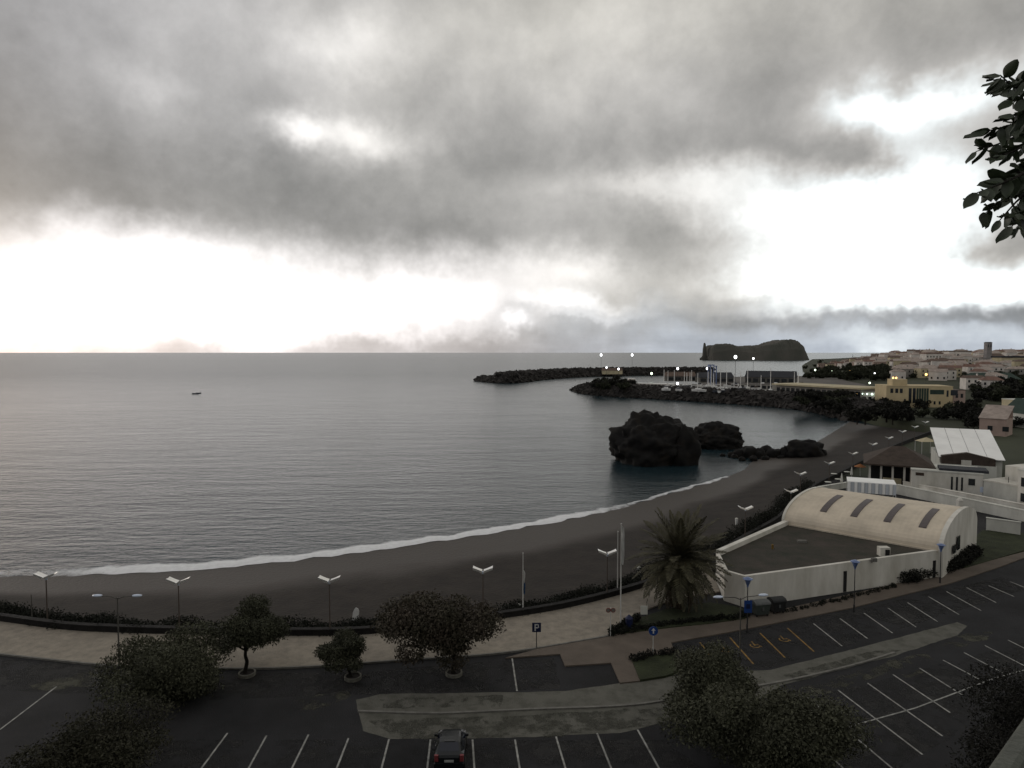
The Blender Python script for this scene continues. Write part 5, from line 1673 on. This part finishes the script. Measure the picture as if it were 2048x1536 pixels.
# church with its tower and long nave on the skyline
p = PD(1975, 722, 640); zt = land_z(p.x, 640)
t = thing('church', 'grey stone church with square bell tower on the town skyline', 'church', (p.x, 640, zt))
MB().box(-2.3,2.3,-2.3,2.3,-3,12.0+22.0-zt+3).build('tower','tower_stone',t,world=False)
HT = 12.0+22.0-zt+3
MB().box(-2.5,2.5,-2.5,2.5,HT,HT+.5).build('cornice','tower_stone',t,world=False)
MB().box(-2.0,2.0,-2.0,2.0,HT+.5,HT+1.0).build('tower_roof','roof_dark',t,world=False)
for s in (-1,1):
    MB().box(s*1.1-.5,s*1.1+.5,-2.36,-2.2,HT-4.2,HT-1.4).build('belfry_opening','glass',t,world=False)
MB().box(2.6,14,-3,10,-3,9.5).build('nave','house_grey',t,world=False)
MB().add([(2.6,-3.4,9.5),(14.3,-3.4,9.5),(14.3,10.4,9.5),(2.6,10.4,9.5),(2.6,3.5,12),(14.3,3.5,12)],[(0,1,5,4),(3,4,5,2),(1,2,5),(0,4,3)]).build('nave_roof','tile_brown',t,world=False)
p = PD(2026, 735, 600); zt = land_z(p.x, 600)
t = thing('school', 'long cream institutional building with dark roof beside the church', 'building', (p.x, 600, zt))
MB().box(-14,22,-5,7,-3,9.6).build('wall','house_cream',t,world=False)
MB().box(-14.6,22.6,-5.6,7.6,9.6,11).build('roof','roof_dark',t,world=False)
for i in range(8):
    for fl in (0,1): MB().box(-12.5+4*i,-10.5+4*i,-5.05,-4.9,1.2+4*fl,3.2+4*fl).build('window','glass',t,world=False)
p = on_land(1862,730)
t = thing('villa', 'large white villa with flat red roof on the town skyline', 'house', (p.x, p.y, p.z))
MB().box(-8,8,-5,5,-3,11).build('wall','house_white',t,world=False)
MB().box(-8.5,8.5,-5.5,5.5,11,12.2).build('roof','tile_red',t,world=False)
for i in range(5):
    for fl in (0,1,2): MB().box(-7+3*i,-6+3*i,-5.05,-4.9,1+3.2*fl,2.5+3.2*fl).build('window','glass',t,world=False)
p = on_land(1912,728)
t = thing('apartment_block', 'broad pale apartment block rising above the town roofs', 'building', (p.x, p.y, p.z))
MB().box(-11,11,-6,6,-3,12.5).build('wall','house_white',t,world=False)
MB().box(-11.5,11.5,-6.5,6.5,12.5,13.4).build('roof','tile_brown',t,world=False)
for i in range(6):
    for fl in (0,1,2): MB().box(-9.8+3.4*i,-8.4+3.4*i,-6.05,-5.9,1.2+3.6*fl,2.8+3.6*fl).build('window','glass',t,world=False)
p = on_land(1705,730)
t = thing('radio_mast', 'slim dark mast standing among the roofs against the sky', 'mast', p)
MB().tube([(0,0,-1),(0,0,16)],[.35,.15],6).build('pole','dark_steel',t,world=False)
MB().box(-.9,.9,-.1,.1,12,12.4).build('crossbar','dark_steel',t,world=False)
# school-like low buildings with dark green roofs on the wooded slope
p = on_land(1980,772)
t = thing('sports_hall', 'long low hall with dark green roof among the dark trees', 'building', (p.x,p.y,p.z))
MB().box(-13,13,-6,6,-3,4.2).build('wall','house_grey',t,world=False)
MB().add([(-14,-7,4.2),(14,-7,4.2),(14,7,4.2),(-14,7,4.2),(-12,0,8),(12,0,8)],[(0,1,5,4),(3,4,5,2),(0,4,3),(1,2,5),(0,3,2,1)]).build('roof','green_roof',t,world=False)
for i in range(7): MB().box(-12+3.5*i,-10.4+3.5*i,-6.05,-5.9,.8,3.2).build('window','glass',t,world=False)

# far trees: three kinds of crown, shared meshes
far_kinds = []
for k in range(4):
    rg = random.Random(60+k)
    lob = [((rg.uniform(-.75,.75), rg.uniform(-.75,.75), .75+rg.uniform(-.35,.45)), tuple(rg.uniform(.3,.5) for _ in range(3))) for _ in range(12)]
    far_kinds.append(leaf_mesh('crown', lob, 1100, .22, 60+k, .1, 1.5, .4))
    far_kinds[-1].materials.append(M['leaf_far'] if k < 3 else M['leaf_black'])
trunk_me = bpy.data.meshes.new('trunk')
mb = MB().tube([(0,0,-.4),(0,0,.3),(.05,0,.8)], [.09,.06,.03], 6); trunk_me.from_pydata([tuple(p) for p in mb.v], [], mb.f); trunk_me.materials.append(M['bark'])
def far_tree(p, s, label, group, k=None, name='far_tree'):
    k = rng.randrange(3) if k is None else k
    word = ('low ' if s < 2.6 else 'medium ' if s < 3.6 else 'tall ') + ('blackish ' if k == 3 else '')
    t = thing(name, word + label.replace('dark ', 'dark-leaved ' if k != 3 else '').replace('small ', ''), 'tree', p, rng.uniform(0,6.28), group)
    for nm, me in (('trunk', trunk_me), ('crown', far_kinds[k])):
        o = bpy.data.objects.new(nm, me); COL.objects.link(o); o.parent = t
    t.scale = (s*rng.uniform(.9,1.3), s*rng.uniform(.9,1.3), s*rng.uniform(.8,1.15))
for i in range(70):
    px, py = rng.uniform(1612,1790), rng.uniform(740,762)
    far_tree(on_land(px, py), rng.uniform(3.0,5.2), 'dark tree on the green slope between the town and the marina', 'trees on the green slope')
for i in range(34):
    px = rng.uniform(1606,1720); py = rng.uniform(724,744)
    p = on_land(px, py)
    if p.x > coast_x(p.y)+4: far_tree(p, rng.uniform(2.6,4.4), 'dark tree on the headland where the town meets the sea', 'trees on the headland')
for i in range(38):
    px, py = rng.uniform(1932,2080), rng.uniform(762,806)
    far_tree(on_land(px, py), rng.uniform(3.2,5.0), 'dark tree in the grove below the church', 'trees in the grove below the church', rng.choice([0,1,2,3,3]))
for i in range(46):
    px, py = rng.uniform(1805,2040), rng.uniform(738,760)
    far_tree(on_land(px, py), rng.uniform(2.4,3.6), 'small tree standing between the town houses', 'trees between the town houses')
for i in range(56):
    px = rng.uniform(1640,1960); py = rng.uniform(814,846) if px > 1700 else rng.uniform(815,832)
    far_tree(on_land(px, py), rng.uniform(2.0,3.2), 'dark bush on the bank between the beach end and the hotel', 'bushes on the bank below the hotel', rng.choice([0,3,3,3]), 'bank_bush')
for i in range(30):
    px, py = rng.uniform(1930,2070), rng.uniform(820,862)
    far_tree(on_land(px, py), rng.uniform(1.8,3.0), 'dark bush around the pink and cream houses', 'bushes around the pink house', rng.choice([0,1,3]), 'garden_bush')
for i in range(26):
    px = rng.uniform(1600,1700); py = rng.uniform(797,812)
    far_tree(P(px, py, QZ), rng.uniform(2.2,3.4), 'dark bush at the root of the inner breakwater', 'bushes at the breakwater root', rng.choice([0,3,3]), 'bank_bush')
for i in range(22):
    px, py = rng.uniform(1186,1262), rng.uniform(768,780)
    far_tree(P(px, py, QZ-.5), rng.uniform(2.6,4.0), 'dark bush on the mound at the tip of the inner breakwater', 'bushes on the breakwater tip', rng.choice([0,1,3]), 'mound_bush')

# ------------------------------------------------------------------ tree beside the camera: leaves hang into the picture at the upper right
def near_tree():
    base = Vector((4.3, 3.4, 23.3))
    t = thing('broadleaf_tree', 'near tree with thick oval leaves hanging against the bright sky', 'tree', base)
    mb = MB(); r = random.Random(3)
    def w(px, py, Y): return PD(px, py, Y)
    limb(mb, base, Vector((4.2,3.3,27.2)), .16, .11, r)
    top = Vector((4.2,3.3,27.2))
    limb(mb, top, Vector((3.6,3.3,29.2)), .11, .05, r)
    mb.build('trunk', 'bark', t, smooth=True)
    src = Vector((3.6,3.3,29.2))
    # one leaf: a folded oval blade
    me = bpy.data.meshes.new('leaf')
    n = 8; v = [(0,0,0)]; 
    L_ = .115; W_ = .033
    left, right, midr = [], [], []
    for i in range(1, n):
        u = i/n; ww_ = W_*math.sin(PI*u**.85)**.75; z = -.012*math.sin(PI*u)
        midr.append((L_*u, 0, z-.002)); left.append((L_*u, ww_, z+.010)); right.append((L_*u, -ww_, z+.010))
    v = [(0,0,0)] + midr + left + right + [(L_,0,-.004)]
    k = n-1; f = []
    T_ = 1+3*k
    f += [(0, 1, 1+k), (0, 1+2*k, 1)]
    for i in range(k-1):
        f += [(1+i, 2+i, 2+k+i, 1+k+i), (1+2*k+i, 2+2*k+i, 2+i, 1+i)]
    f += [(k, T_, 2*k), (3*k, T_, k)]
    me.from_pydata(v, [], f); me.materials.append(M['leaf_near'])
    me.polygons.foreach_set('use_smooth', [True]*len(me.polygons))
    tips = [ (1985,160,2045,175),(2000,150,2048,190),(2028,230,2065,215),(1975,262,2060,238),(1952,303,2060,262),(1990,318,2070,280),(2010,300,2070,290),
             (1965,388,2060,330),(1972,425,2060,350),(1955,385,2050,345),(2000,440,2070,370),(2025,452,2080,380),(2035,458,2080,390),(2045,430,2090,400),
             (2010,400,2080,340),(2020,360,2080,320),(2040,250,2090,240),(2035,330,2090,300),(2045,160,2090,170),(2000,365,2070,335),(2020,200,2080,200)]
    for (px, py, bx, by) in tips:
        Y = r.uniform(3.0,3.6)
        a = PD(bx, by, Y+.05); e = PD(px, py, Y)
        tw = MB(); limb(tw, src.lerp(a, .75), a, .010, .007, r, .05, 3, 5); limb(tw, a, e, .007, .0025, r, .08, 4, 5)
        tw.build('twig', 'bark', t)
        nl = 12
        for i in range(nl):
            u = .12+.88*i/(nl-1)
            p = a.lerp(e, u)
            d = (e-a).normalized()
            side = Vector((r.gauss(0,1), r.gauss(0,1), r.gauss(0,.8)-.2))
            side = (side - d*side.dot(d)).normalized()
            dirn = (d*(.55 if i < nl-1 else 2) + side + Vector((0,0,-.35))).normalized()
            o = bpy.data.objects.new('leaf', me); COL.objects.link(o); o.parent = t
            up = Vector((r.gauss(0,.6), r.gauss(-.4,.6), 1)).normalized()
            yv = up.cross(dirn).normalized(); zv = dirn.cross(yv)
            s = r.uniform(.45,.98)
            o.matrix_local = Matrix.Translation(p - base) @ Matrix((dirn, yv, zv)).transposed().to_4x4() @ Matrix.Scale(s, 4)
near_tree()

# concrete handrail of the terrace the camera stands on, lower right corner
a, b_ = PD(2000,1560,2.2), PD(2075,1440,2.9)
t = thing('handrail', 'pale concrete handrail slanting across the lower corner below the black tree', 'railing', (a.x, a.y, a.z-1.0))
d = (b_-a).normalized()
a2, b2 = a - d*1.2, b_ + d*2.0
T = Matrix.Identity(4)
mb = MB(); sd = d.cross(Vector((0,0,1))).normalized(); up = sd.cross(d)
v = []
for p in (a2, b2):
    for q, h in ((-.035,-.03),(.035,-.03),(.035,.02),(.02,.035),(-.02,.035),(-.035,.02)): v.append(p + sd*q + up*h)
mb.add(v, [(0,1,2,3,4,5),(11,10,9,8,7,6)]+[(i,i+6,(i+1)%6+6,(i+1)%6) for i in range(6)]).build('rail','concrete',t)
for p in (a2.lerp(b2,.06), b2.lerp(a2,.06)):
    MB().box(-.03,.03,-.03,.03,-2.6,-.02, Matrix.Translation(p)).build('post','concrete',t)

for o in bpy.data.objects:
    if o.name.split('.')[0] in ('stem',) and o.type == 'MESH': o['kind'] = 'stuff'
